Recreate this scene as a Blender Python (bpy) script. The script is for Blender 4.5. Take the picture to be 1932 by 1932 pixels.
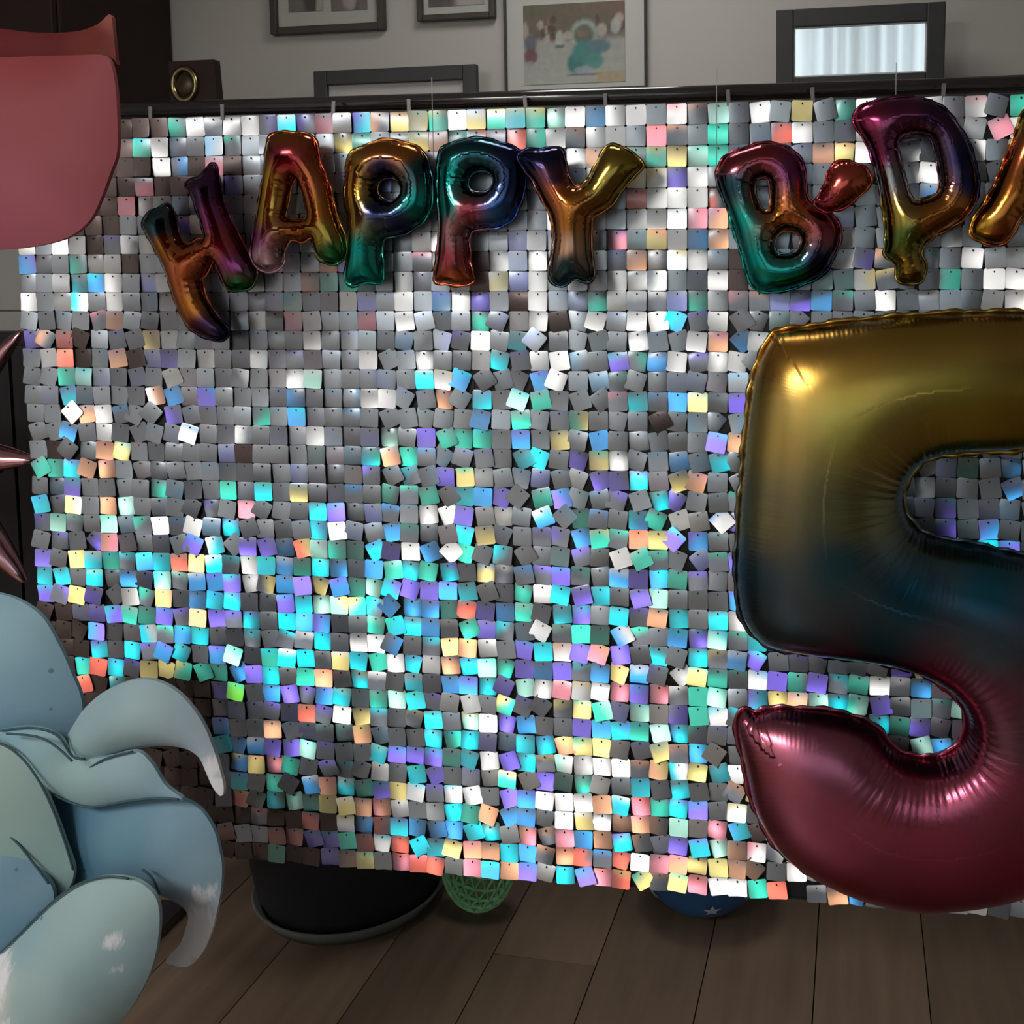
import bpy, bmesh, math, random
import numpy as np
from mathutils import Vector, Matrix
from mathutils.geometry import delaunay_2d_cdt

for o in list(bpy.data.objects):
    bpy.data.objects.remove(o, do_unlink=True)
SC = bpy.context.scene
COL = SC.collection
random.seed(7)
NP = np.random.RandomState(11)

# ------------------------------------------------------------------ camera, world, light, exposure
TOP = 1.523                      # height of the backdrop's top edge above the floor
PITCH = 0.03                     # sequin pitch
CAM = Vector((0.944, -1.556, TOP - 0.2476))
YAW, PIT, ROL = -0.1394, -0.0899, -0.005
FPX, PPX, PPY = 2000.0, 966 + 263.0, 966 - 266.0
_cy, _sy, _cp, _sp = math.cos(YAW), math.sin(YAW), math.cos(PIT), math.sin(PIT)
FWD = Vector((_sy * _cp, _cy * _cp, _sp))
_r0 = Vector((_cy, -_sy, 0)); _u0 = _r0.cross(FWD)
RGT = math.cos(ROL) * _r0 + math.sin(ROL) * _u0
UP = RGT.cross(FWD)
cam_data = bpy.data.cameras.new('camera')
cam_data.sensor_width = 36.0
cam_data.lens = FPX / 1932 * 36.0
cam_data.shift_x = -263.0 / 1932
cam_data.shift_y = -266.0 / 1932
cam_data.clip_start = 0.02
cam = bpy.data.objects.new('camera', cam_data); COL.objects.link(cam)
m3 = Matrix((RGT, UP, -FWD)).transposed()
cam.matrix_world = Matrix.Translation(CAM) @ m3.to_4x4()
SC.camera = cam

w = bpy.data.worlds.new('world'); SC.world = w; w.use_nodes = True
w.node_tree.nodes['Background'].inputs[0].default_value = (0.02, 0.02, 0.022, 1)
w.node_tree.nodes['Background'].inputs[1].default_value = 1.0
SC.view_settings.view_transform = 'Standard'
SC.view_settings.look = 'None'
SC.view_settings.exposure = 0.0
SC.view_settings.gamma = 1.0
SC.view_settings.use_curve_mapping = False

LAMP_STRENGTH = 23.0
LAMP_COLOR = (1.0, 0.985, 0.96)
WINDOW_STRENGTH = 2.0
LAMP_LOCAL = (-1.7, -1.45, 2.46)     # ceiling light, room coordinates (x right, y towards the back wall)
LAMP_SIZE = 1.1
FILL_LAMP_STRENGTH = 8.5
FILL_LAMP_LOCAL = (-0.55, 1.95, 2.46)   # added fill light, unseen, above the space behind the backdrop

# ------------------------------------------------------------------ frames of reference
THETA = 0.052                     # the room is turned a little against the backdrop
ROOM = Matrix.Translation((CAM.x, CAM.y, 0)) @ Matrix.Rotation(-THETA, 4, 'Z')
ROOM_I = ROOM.inverted()
WALL_Y = 2.65

def ray(px, py):
    return FWD + RGT * ((px - PPX) / FPX) + UP * ((PPY - py) / FPX)
def atY(px, py, Y):
    d = ray(px, py); return CAM + d * ((Y - CAM.y) / d.y)
def room_at(px, py, Y):           # room-local point at depth Y
    d = ROOM_I.to_3x3() @ ray(px, py); return Vector((0, 0, CAM.z)) + d * (Y / d.y)
def room_floor(px, py):
    d = ROOM_I.to_3x3() @ ray(px, py); return Vector((0, 0, CAM.z)) + d * (-CAM.z / d.z)
def project(P):
    d = P - CAM; z = d.dot(FWD)
    return PPX + FPX * d.dot(RGT) / z, PPY - FPX * d.dot(UP) / z
LAMP_POS = ROOM @ Vector(LAMP_LOCAL)

# ------------------------------------------------------------------ helpers
def srgb(*c):
    return tuple((x / 12.92 if x <= 0.04045 else ((x + 0.055) / 1.055) ** 2.4) for x in (v / 255 for v in c))
def tag(o, label=None, cat=None, group=None, kind=None):
    if label: o['label'] = label
    if cat: o['category'] = cat
    if group: o['group'] = group
    if kind: o['kind'] = kind
    return o
def link(name, mesh, parent=None, mat=None, mw=None):
    o = bpy.data.objects.new(name, mesh); COL.objects.link(o)
    if mat is not None and mesh is not None:
        if not mesh.materials: mesh.materials.append(mat)
    if parent: o.parent = parent
    if mw is not None:
        o.matrix_local = mw
    return o
def empty(name, mw=None):
    o = bpy.data.objects.new(name, None); COL.objects.link(o); o.empty_display_size = 0.05
    if mw is not None: o.matrix_local = mw
    return o
def mesh_from(name, v, f, smooth=False):
    m = bpy.data.meshes.new(name); m.from_pydata([tuple(x) for x in v], [], f); m.update()
    if smooth:
        m.polygons.foreach_set('use_smooth', [True] * len(m.polygons))
    return m
def box_mesh(name, lo, hi, bevel=0.0):
    bm = bmesh.new()
    bmesh.ops.create_cube(bm, size=1)
    for v in bm.verts:
        v.co = Vector([lo[i] + (v.co[i] + 0.5) * (hi[i] - lo[i]) for i in range(3)])
    if bevel > 0:
        bmesh.ops.bevel(bm, geom=bm.edges[:], offset=bevel, segments=2, affect='EDGES', profile=0.6)
    m = bpy.data.meshes.new(name); bm.to_mesh(m); bm.free(); return m
def tube_mesh(name, pts, r, seg=10, caps=True):
    pts = [Vector(p) for p in pts]; rs = r if isinstance(r, (list, tuple)) else [r] * len(pts)
    V, F = [], []
    n0 = None
    for i, p in enumerate(pts):
        t = (pts[min(i + 1, len(pts) - 1)] - pts[max(i - 1, 0)]).normalized()
        a = t.orthogonal().normalized() if n0 is None else (n0 - t * n0.dot(t)).normalized()
        n0 = a; b = t.cross(a)
        for k in range(seg):
            an = 2 * math.pi * k / seg
            V.append(p + (a * math.cos(an) + b * math.sin(an)) * rs[i])
    for i in range(len(pts) - 1):
        for k in range(seg):
            F.append((i * seg + k, i * seg + (k + 1) % seg, (i + 1) * seg + (k + 1) % seg, (i + 1) * seg + k))
    if caps:
        F.append(tuple(range(seg))[::-1]); F.append(tuple((len(pts) - 1) * seg + k for k in range(seg)))
    m = mesh_from(name, V, F, True); return m
def lathe_mesh(name, prof, seg=48):
    V, F = [], []
    n = len(prof)
    for k in range(seg):
        a = 2 * math.pi * k / seg
        for (r, z) in prof: V.append((r * math.cos(a), r * math.sin(a), z))
    for k in range(seg):
        k2 = (k + 1) % seg
        for i in range(n - 1):
            F.append((k * n + i, k2 * n + i, k2 * n + i + 1, k * n + i + 1))
    m = mesh_from(name, V, F, True); return m

# ------------------------------------------------------------------ materials
def new_mat(name):
    m = bpy.data.materials.new(name); m.use_nodes = True
    nt = m.node_tree; return m, nt, nt.nodes['Principled BSDF']
def simple(name, col, rough=0.5, metal=0.0, noise=0.0, scale=8.0, bump=0.0, spec=0.5, coord='Object'):
    m, nt, p = new_mat(name)
    p.inputs['Roughness'].default_value = rough
    p.inputs['Metallic'].default_value = metal
    p.inputs['Specular IOR Level'].default_value = spec
    tc = nt.nodes.new('ShaderNodeTexCoord'); no = nt.nodes.new('ShaderNodeTexNoise')
    no.inputs['Scale'].default_value = scale; no.inputs['Detail'].default_value = 5
    nt.links.new(tc.outputs[coord], no.inputs['Vector'])
    mx = nt.nodes.new('ShaderNodeMix'); mx.data_type = 'RGBA'
    a = tuple(min(1, c * (1 + noise)) for c in col); b = tuple(c * (1 - noise) for c in col)
    mx.inputs[6].default_value = (*b, 1); mx.inputs[7].default_value = (*a, 1)
    nt.links.new(no.outputs['Fac'], mx.inputs[0]); nt.links.new(mx.outputs[2], p.inputs['Base Color'])
    if bump > 0:
        bp = nt.nodes.new('ShaderNodeBump'); bp.inputs['Strength'].default_value = bump; bp.inputs['Distance'].default_value = 0.002
        nt.links.new(no.outputs['Fac'], bp.inputs['Height']); nt.links.new(bp.outputs['Normal'], p.inputs['Normal'])
    return m
def math_node(nt, op, a, b=None, c=None, clamp=False):
    n = nt.nodes.new('ShaderNodeMath'); n.operation = op; n.use_clamp = clamp
    for i, v in enumerate((a, b, c)):
        if v is None: continue
        if isinstance(v, (int, float)): n.inputs[i].default_value = v
        else: nt.links.new(v, n.inputs[i])
    return n.outputs[0]
def vmath(nt, op, a, b=None):
    n = nt.nodes.new('ShaderNodeVectorMath'); n.operation = op
    for i, v in enumerate((a, b)):
        if v is None: continue
        if isinstance(v, (tuple, list)): n.inputs[i].default_value = v
        elif isinstance(v, (int, float)): n.inputs[3].default_value = v
        else: nt.links.new(v, n.inputs[i])
    return n

M_WALL = simple('wall_paint', (0.50, 0.47, 0.43), 0.85, noise=0.04, scale=3, bump=0.05)
M_WALL2 = simple('rear_wall_paint', (0.50, 0.485, 0.47), 0.9, noise=0.04, scale=3)
M_CEIL = simple('ceiling_paint', (0.78, 0.77, 0.75), 0.9, noise=0.02, scale=3)
M_DARKWOOD = simple('dark_wood', (0.030, 0.016, 0.013), 0.55, noise=0.35, scale=14, spec=0.2)
M_LEDGE = simple('ledge_wood', (0.030, 0.024, 0.021), 0.4, noise=0.2, scale=14)
M_BLACKCAB = simple('black_lacquer', (0.007, 0.0055, 0.0075), 0.55, noise=0.1, scale=6)
M_BOX = simple('pale_card', (0.34, 0.33, 0.31), 0.8, noise=0.06, scale=5)
M_FRAMEBLK = simple('black_frame', (0.032, 0.032, 0.030), 0.5, noise=0.15, scale=20)
M_FRAMEBRN = simple('brown_frame', (0.050, 0.036, 0.030), 0.45, noise=0.25, scale=30)
M_MAT = simple('picture_mount', (0.46, 0.45, 0.41), 0.8, noise=0.03, scale=8)
M_BLACKPLASTIC = simple('black_plastic', (0.012, 0.012, 0.014), 0.45, noise=0.1, scale=10)
M_PIN = simple('pin_black', (0.01, 0.01, 0.012), 0.5)
M_ROD = simple('black_metal_tube', (0.022, 0.020, 0.020), 0.16, metal=0.0, spec=1.0, noise=0.1, scale=10)
M_CLEAR = simple('clear_plastic_tie', (0.22, 0.21, 0.21), 0.3, noise=0.05)
M_THREAD = simple('nylon_thread', (0.55, 0.55, 0.52), 0.4, noise=0.05)
M_BRASS = simple('aged_brass', (0.30, 0.24, 0.13), 0.25, metal=1.0, noise=0.25, scale=40)
M_BRASSDK = simple('dark_brass', (0.07, 0.055, 0.035), 0.4, metal=0.7, noise=0.25, scale=40)
M_TUB = simple('navy_rubber', (0.010, 0.012, 0.018), 0.6, noise=0.15, scale=12)
M_DISH = simple('pale_dish', (0.12, 0.13, 0.115), 0.6, noise=0.1, scale=12)
M_GREEN = simple('green_plastic', (0.32, 0.70, 0.34), 0.5, noise=0.1, scale=20)
M_BLUE = simple('blue_foil', (0.03, 0.13, 0.34), 0.35, metal=0.2, noise=0.15, scale=8)
M_STAR = simple('white_print', (0.55, 0.58, 0.60), 0.5, noise=0.05)
M_ROSEFOIL = simple('rose_foil', (0.66, 0.36, 0.41), 0.16, metal=1.0, noise=0.08, scale=18, bump=0.35)

def glass_mirror():
    m, nt, p = new_mat('mirror_glass')
    p.inputs['Base Color'].default_value = (0.86, 0.88, 0.88, 1); p.inputs['Metallic'].default_value = 1
    p.inputs['Roughness'].default_value = 0.02
    return m
M_MIRROR = glass_mirror()

def vcol_mat(name, attr, rough, metal=0.0, noise=0.12, nscale=9.0, bump=0.0, specks=False, streak=None):
    m, nt, p = new_mat(name)
    p.inputs['Roughness'].default_value = rough; p.inputs['Metallic'].default_value = metal
    p.inputs['Specular IOR Level'].default_value = 0.15
    at = nt.nodes.new('ShaderNodeAttribute'); at.attribute_name = attr
    tc = nt.nodes.new('ShaderNodeTexCoord'); no = nt.nodes.new('ShaderNodeTexNoise')
    no.inputs['Scale'].default_value = nscale; no.inputs['Detail'].default_value = 6
    nt.links.new(tc.outputs['Object'], no.inputs['Vector'])
    mr = nt.nodes.new('ShaderNodeMapRange'); mr.inputs[1].default_value = 0.25; mr.inputs[2].default_value = 0.75
    mr.inputs[3].default_value = 1 - noise; mr.inputs[4].default_value = 1 + noise
    nt.links.new(no.outputs['Fac'], mr.inputs[0])
    sc = vmath(nt, 'SCALE', at.outputs['Color']); nt.links.new(mr.outputs[0], sc.inputs[3])
    col = sc.outputs[0]
    if specks:
        vo = nt.nodes.new('ShaderNodeTexVoronoi'); vo.inputs['Scale'].default_value = 26
        nt.links.new(tc.outputs['Object'], vo.inputs['Vector'])
        lt = math_node(nt, 'LESS_THAN', vo.outputs['Distance'], 0.085)
        wn = nt.nodes.new('ShaderNodeTexWhiteNoise'); nt.links.new(vo.outputs['Position'], wn.inputs['Vector'])
        pick = math_node(nt, 'GREATER_THAN', wn.outputs['Value'], 0.72)
        msk = math_node(nt, 'MULTIPLY', lt, pick); msk = math_node(nt, 'MULTIPLY', msk, 0.55)
        mx = nt.nodes.new('ShaderNodeMix'); mx.data_type = 'RGBA'
        nt.links.new(msk, mx.inputs[0]); nt.links.new(col, mx.inputs[6]); mx.inputs[7].default_value = (0.03, 0.08, 0.10, 1)
        col = mx.outputs[2]
        # worn white scratches where the paint rubbed off (vertex attribute 'worn')
        wa = nt.nodes.new('ShaderNodeAttribute'); wa.attribute_name = 'worn'
        n2 = nt.nodes.new('ShaderNodeTexNoise'); n2.inputs['Scale'].default_value = 22; n2.inputs['Detail'].default_value = 8; n2.inputs['Roughness'].default_value = 0.7
        mp = nt.nodes.new('ShaderNodeMapping'); mp.inputs['Scale'].default_value = (2.2, 1, 0.7); mp.inputs['Rotation'].default_value = (0, 0.5, 0)
        nt.links.new(tc.outputs['Object'], mp.inputs['Vector']); nt.links.new(mp.outputs[0], n2.inputs['Vector'])
        s = math_node(nt, 'ADD', n2.outputs['Fac'], wa.outputs['Fac'])
        r2 = nt.nodes.new('ShaderNodeMapRange'); r2.inputs[1].default_value = 0.86; r2.inputs[2].default_value = 1.0; r2.inputs[3].default_value = 0; r2.inputs[4].default_value = 0.9
        nt.links.new(s, r2.inputs[0])
        mx2 = nt.nodes.new('ShaderNodeMix'); mx2.data_type = 'RGBA'
        nt.links.new(r2.outputs[0], mx2.inputs[0]); nt.links.new(col, mx2.inputs[6]); mx2.inputs[7].default_value = (0.78, 0.78, 0.80, 1)
        col = mx2.outputs[2]
    nt.links.new(col, p.inputs['Base Color'])
    if bump > 0:
        bp = nt.nodes.new('ShaderNodeBump'); bp.inputs['Strength'].default_value = bump; bp.inputs['Distance'].default_value = 0.003
        nt.links.new(no.outputs['Fac'], bp.inputs['Height']); nt.links.new(bp.outputs['Normal'], p.inputs['Normal'])
    return m
M_PETAL = vcol_mat('painted_foam_blue', 'paint', 0.55, noise=0.10, nscale=7, bump=0.25, specks=True)
M_PINK = vcol_mat('painted_foam_pink', 'paint', 0.55, noise=0.04, nscale=5, bump=0.1)
M_PHOTO = vcol_mat('photo_print', 'paint', 0.35, noise=0.10, nscale=60)

def foil_mat(name, freq, depth, rough):
    """metallised foil: ombre colour in 'ombre', pucker phase in 'arc' and pucker strength in 'pucker'"""
    m, nt, p = new_mat(name)
    p.inputs['Metallic'].default_value = 1.0; p.inputs['Roughness'].default_value = rough
    at = nt.nodes.new('ShaderNodeAttribute'); at.attribute_name = 'ombre'
    nt.links.new(at.outputs['Color'], p.inputs['Base Color'])
    ar = nt.nodes.new('ShaderNodeAttribute'); ar.attribute_name = 'arc'
    pu = nt.nodes.new('ShaderNodeAttribute'); pu.attribute_name = 'pucker'
    tc = nt.nodes.new('ShaderNodeTexCoord')
    no = nt.nodes.new('ShaderNodeTexNoise'); no.inputs['Scale'].default_value = 9; no.inputs['Detail'].default_value = 3
    nt.links.new(tc.outputs['Object'], no.inputs['Vector'])
    ph = math_node(nt, 'MULTIPLY', ar.outputs['Fac'], freq)
    ph = math_node(nt, 'ADD', ph, math_node(nt, 'MULTIPLY', no.outputs['Fac'], 5.0))
    s1 = math_node(nt, 'SINE', ph)
    s2 = math_node(nt, 'SINE', math_node(nt, 'MULTIPLY', ph, 0.31))
    s = math_node(nt, 'ADD', s1, math_node(nt, 'MULTIPLY', s2, 1.6))
    h = math_node(nt, 'MULTIPLY', s, pu.outputs['Fac'])
    n3 = nt.nodes.new('ShaderNodeTexNoise'); n3.inputs['Scale'].default_value = 22; n3.inputs['Detail'].default_value = 2
    nt.links.new(tc.outputs['Object'], n3.inputs['Vector'])
    h = math_node(nt, 'ADD', h, math_node(nt, 'MULTIPLY', n3.outputs['Fac'], 0.35))
    bp = nt.nodes.new('ShaderNodeBump'); bp.inputs['Strength'].default_value = 1.0; bp.inputs['Distance'].default_value = depth
    nt.links.new(h, bp.inputs['Height']); nt.links.new(bp.outputs['Normal'], p.inputs['Normal'])
    return m
M_FOIL5 = foil_mat('ombre_foil_large', 900.0, 0.0011, 0.25)
M_FOIL = foil_mat('ombre_foil_small', 700.0, 0.0009, 0.15)

def sequin_mat():
    m, nt, p = new_mat('holographic_film')
    p.inputs['Metallic'].default_value = 0.75
    oi = nt.nodes.new('ShaderNodeObjectInfo')
    a2 = nt.nodes.new('ShaderNodeAttribute'); a2.attribute_type = 'OBJECT'; a2.attribute_name = 'tint'
    ag = nt.nodes.new('ShaderNodeAttribute'); ag.attribute_type = 'OBJECT'; ag.attribute_name = 'blend'
    af = nt.nodes.new('ShaderNodeAttribute'); af.attribute_type = 'OBJECT'; af.attribute_name = 'facet'
    tc = nt.nodes.new('ShaderNodeTexCoord')
    dt = vmath(nt, 'DOT_PRODUCT', tc.outputs['Object'], ag.outputs['Vector'])
    t = math_node(nt, 'MULTIPLY', dt.outputs['Value'], 38.0)
    no = nt.nodes.new('ShaderNodeTexNoise'); no.inputs['Scale'].default_value = 30; no.inputs['Detail'].default_value = 2
    va = vmath(nt, 'ADD', tc.outputs['Object'], None)
    cx = nt.nodes.new('ShaderNodeCombineXYZ'); nt.links.new(math_node(nt, 'MULTIPLY', oi.outputs['Random'], 50.0), cx.inputs[0])
    nt.links.new(cx.outputs[0], va.inputs[1]); nt.links.new(va.outputs[0], no.inputs['Vector'])
    t = math_node(nt, 'ADD', t, math_node(nt, 'MULTIPLY', math_node(nt, 'SUBTRACT', no.outputs['Fac'], 0.5), 1.1))
    mr = nt.nodes.new('ShaderNodeMapRange'); mr.interpolation_type = 'SMOOTHSTEP'
    mr.inputs[1].default_value = -0.5; mr.inputs[2].default_value = 0.5
    nt.links.new(t, mr.inputs[0])
    mx = nt.nodes.new('ShaderNodeMix'); mx.data_type = 'RGBA'
    nt.links.new(mr.outputs[0], mx.inputs[0]); nt.links.new(oi.outputs['Color'], mx.inputs[6]); nt.links.new(a2.outputs['Color'], mx.inputs[7])
    # silver sheet ...
    p.inputs['Metallic'].default_value = 0.6; p.inputs['Roughness'].default_value = 0.30
    ash = nt.nodes.new('ShaderNodeAttribute'); ash.attribute_type = 'OBJECT'; ash.attribute_name = 'sheet'
    nt.links.new(ash.outputs['Color'], p.inputs['Base Color'])
    # ... under a film embossed with tiny prisms that face their own way ('facet', in the sequin's own axes); curl of the sheet adds on top
    gl = nt.nodes.new('ShaderNodeBsdfGlossy'); gl.distribution = 'GGX'; gl.inputs['Roughness'].default_value = 0.40
    nt.links.new(mx.outputs[2], gl.inputs['Color'])
    vt = nt.nodes.new('ShaderNodeVectorTransform'); vt.vector_type = 'NORMAL'; vt.convert_from = 'OBJECT'; vt.convert_to = 'WORLD'
    nt.links.new(af.outputs['Vector'], vt.inputs[0])
    geo = nt.nodes.new('ShaderNodeNewGeometry')
    sm = vmath(nt, 'ADD', vt.outputs[0], geo.outputs['Normal'])
    nn = vmath(nt, 'NORMALIZE', sm.outputs[0])
    nt.links.new(nn.outputs[0], gl.inputs['Normal'])
    ms = nt.nodes.new('ShaderNodeMixShader'); ms.inputs[0].default_value = 0.62
    nt.links.new(p.outputs[0], ms.inputs[1]); nt.links.new(gl.outputs[0], ms.inputs[2])
    nt.links.new(ms.outputs[0], nt.nodes['Material Output'].inputs[0])
    return m
M_SEQ = sequin_mat()

def plank_mat():
    m, nt, p = new_mat('wood_plank')
    p.inputs['Roughness'].default_value = 0.42
    oi = nt.nodes.new('ShaderNodeObjectInfo'); tc = nt.nodes.new('ShaderNodeTexCoord')
    mp = nt.nodes.new('ShaderNodeMapping'); mp.inputs['Scale'].default_value = (9, 0.9, 1)
    cx = nt.nodes.new('ShaderNodeCombineXYZ'); nt.links.new(math_node(nt, 'MULTIPLY', oi.outputs['Random'], 31.0), cx.inputs[1])
    nt.links.new(cx.outputs[0], mp.inputs['Location']); nt.links.new(tc.outputs['Object'], mp.inputs['Vector'])
    no = nt.nodes.new('ShaderNodeTexNoise'); no.inputs['Scale'].default_value = 3.5; no.inputs['Detail'].default_value = 7
    nt.links.new(mp.outputs[0], no.inputs['Vector'])
    mx = nt.nodes.new('ShaderNodeMix'); mx.data_type = 'RGBA'
    mx.inputs[6].default_value = (0.12, 0.082, 0.056, 1); mx.inputs[7].default_value = (0.26, 0.18, 0.122, 1)
    nt.links.new(no.outputs['Fac'], mx.inputs[0])
    sc = vmath(nt, 'SCALE', mx.outputs[2]); nt.links.new(math_node(nt, 'ADD', math_node(nt, 'MULTIPLY', oi.outputs['Random'], 0.5), 0.75), sc.inputs[3])
    nt.links.new(sc.outputs[0], p.inputs['Base Color'])
    return m
M_PLANK = plank_mat()
def emit(name, col, s):
    m, nt, p = new_mat(name)
    p.inputs['Base Color'].default_value = (0, 0, 0, 1)
    p.inputs['Emission Color'].default_value = (*col, 1); p.inputs['Emission Strength'].default_value = s
    return m
M_LAMP = emit('lamp_diffuser', LAMP_COLOR, LAMP_STRENGTH)
M_FILL_LAMP = emit('fill_lamp_diffuser', LAMP_COLOR, FILL_LAMP_STRENGTH)
M_DAY = emit('daylight_pane', (0.86, 0.95, 1.0), WINDOW_STRENGTH)
M_WHITE = simple('white_gloss', (0.7, 0.7, 0.7), 0.4, noise=0.02)
def curtain_mat():
    m, nt, p = new_mat('sheer_curtain')
    nt.nodes.remove(p); out = nt.nodes['Material Output']
    d = nt.nodes.new('ShaderNodeBsdfTranslucent'); d.inputs[0].default_value = (0.75, 0.79, 0.80, 1)
    e = nt.nodes.new('ShaderNodeBsdfDiffuse'); e.inputs[0].default_value = (0.6, 0.62, 0.62, 1)
    mx = nt.nodes.new('ShaderNodeMixShader'); mx.inputs[0].default_value = 0.3
    nt.links.new(d.outputs[0], mx.inputs[1]); nt.links.new(e.outputs[0], mx.inputs[2])
    nt.links.new(mx.outputs[0], out.inputs[0]); return m
M_CURTAIN = curtain_mat()

# ------------------------------------------------------------------ the room
XL, XR, YB, YF, ZC = -3.3, 2.4, -2.6, WALL_Y, 2.5
def room_box(name, lo, hi, mat, parent=None, bevel=0.0):
    o = link(name, box_mesh(name, lo, hi, bevel), parent, mat)
    if parent is None: o.matrix_local = ROOM
    return o
def struct(o): o['kind'] = 'structure'; return o
floor = struct(room_box('floor', (XL, YB, -0.1), (XR, YF, -0.012), simple('subfloor', (0.02, 0.015, 0.012), 0.8, noise=0.1)))
PW, PL = 0.2, 1.25
pm = box_mesh('plank', (-PW / 2 + 0.0012, -PL / 2 + 0.0012, -0.012), (PW / 2 - 0.0012, PL / 2 - 0.0012, 0.0), 0.0)
pm.materials.append(M_PLANK)
x0 = XL + 0.04
rng = random.Random(3)
k = 0
while x0 + k * PW < XR - PW:
    y = YB - rng.random() * PL
    while y < YF - 0.01:
        ya, yb = max(y, YB), min(y + PL, YF)
        if yb - ya > 0.03:
            p = link('plank', pm, floor); p.location = (x0 + (k + 0.5) * PW, (ya + yb) / 2, 0); p.scale = (1, (yb - ya) / PL, 1)
        y += PL
    k += 1
struct(room_box('wall_back', (XL - 0.1, YF, -0.1), (XR + 0.1, YF + 0.1, ZC), M_WALL))
struct(room_box('wall_left', (XL - 0.1, YB, -0.1), (XL, YF, ZC), M_WALL2))
struct(room_box('wall_right', (XR, YB, -0.1), (XR + 0.1, YF, ZC), M_WALL2))
struct(room_box('ceiling', (XL - 0.1, YB - 0.1, ZC), (XR + 0.1, YF + 0.1, ZC + 0.1), M_CEIL))
# rear wall with a window (seen in the mirror)
WX0, WX1, WZ0, WZ1 = -1.0, 1.0, 0.95, 2.3
rw = bpy.data.meshes.new('wall_rear')
bm = bmesh.new()
for lo, hi in (((XL - 0.1, YB - 0.1, -0.1), (WX0, YB, ZC)), ((WX1, YB - 0.1, -0.1), (XR + 0.1, YB, ZC)),
               ((WX0, YB - 0.1, -0.1), (WX1, YB, WZ0)), ((WX0, YB - 0.1, WZ1), (WX1, YB, ZC))):
    g = bmesh.ops.create_cube(bm, size=1)
    for v in g['verts']: v.co = Vector([lo[i] + (v.co[i] + 0.5) * (hi[i] - lo[i]) for i in range(3)])
bm.to_mesh(rw); bm.free()
o = struct(link('wall_rear', rw, None, M_WALL2)); o.matrix_local = ROOM
win = empty('window_1', ROOM); struct(win)
link('pane', box_mesh('pane', (WX0, YB - 0.09, WZ0), (WX1, YB - 0.07, WZ1)), win, M_DAY)
fb = bmesh.new()
for lo, hi in (((WX0, YB - 0.07, WZ0), (WX0 + 0.05, YB - 0.02, WZ1)), ((WX1 - 0.05, YB - 0.07, WZ0), (WX1, YB - 0.02, WZ1)),
               ((WX0, YB - 0.07, WZ0), (WX1, YB - 0.02, WZ0 + 0.05)), ((WX0, YB - 0.07, WZ1 - 0.05), (WX1, YB - 0.02, WZ1)),
               ((-0.025, YB - 0.07, WZ0), (0.025, YB - 0.02, WZ1))):
    g = bmesh.ops.create_cube(fb, size=1)
    for v in g['verts']: v.co = Vector([lo[i] + (v.co[i] + 0.5) * (hi[i] - lo[i]) for i in range(3)])
fm = bpy.data.meshes.new('window_frame'); fb.to_mesh(fm); fb.free()
link('window_frame', fm, win, M_WHITE)
def curtain(xa, xb, n, amp, seed):
    r = random.Random(seed); V, F = [], []
    N = n * 10
    ph = [r.uniform(0.4, 1.5) for _ in range(n + 1)]
    for i in range(N + 1):
        u = i / N; x = xa + (xb - xa) * u
        yy = YB + 0.09 + amp * math.sin(2 * math.pi * n * u + 2.6 * math.sin(9 * u + seed) + 0.9 * math.sin(31 * u)) * ph[int(u * n)]
        V.append((x, yy, 0.12)); V.append((x + 0.02 * math.sin(u * 20), yy, 2.33))
    for i in range(N): F.append((2 * i, 2 * i + 2, 2 * i + 3, 2 * i + 1))
    return mesh_from('curtain', V, F, True)
cu = link('sheer_curtain', curtain(-1.1, 1.15, 17, 0.045, 2), None, M_CURTAIN); cu.matrix_local = ROOM
tag(cu, 'pale sheer curtain with long folds over the window, seen in the mirror', 'curtain')
rl = link('curtain_rail', tube_mesh('curtain_rail', [(-1.25, YB + 0.09, 2.345), (1.3, YB + 0.09, 2.345)], 0.014), None, M_WHITE); rl.matrix_local = ROOM
tag(rl, 'white rail that carries the sheer curtain on the rear wall', 'curtain rail')

# ceiling light and the added fill light
def ceiling_light(at, label, size, mat):
    lamp = empty('ceiling_light', ROOM @ Matrix.Translation(Vector(at)))
    tag(lamp, label, 'light', 'square ceiling lights')
    h = size / 2
    link('diffuser', box_mesh('diffuser', (-h, -h, -0.012), (h, h, 0.0)), lamp, mat)
    rb = bmesh.new()
    for lo, hi in (((-h - .03, -h - .03, -0.02), (h + .03, -h, 0.04)), ((-h - .03, h, -0.02), (h + .03, h + .03, 0.04)), ((-h - .03, -h, -0.02), (-h, h, 0.04)), ((h, -h, -0.02), (h + .03, h, 0.04))):
        g = bmesh.ops.create_cube(rb, size=1)
        for v in g['verts']: v.co = Vector([lo[i] + (v.co[i] + 0.5) * (hi[i] - lo[i]) for i in range(3)])
    rm = bpy.data.meshes.new('rim'); rb.to_mesh(rm); rb.free(); link('rim', rm, lamp, M_WHITE)
ceiling_light(LAMP_LOCAL, 'square ceiling light with a white rim in front of the backdrop', LAMP_SIZE, M_LAMP)
ceiling_light(FILL_LAMP_LOCAL, 'added square fill light with a white rim between backdrop and back wall', 0.5, M_FILL_LAMP)

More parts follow.
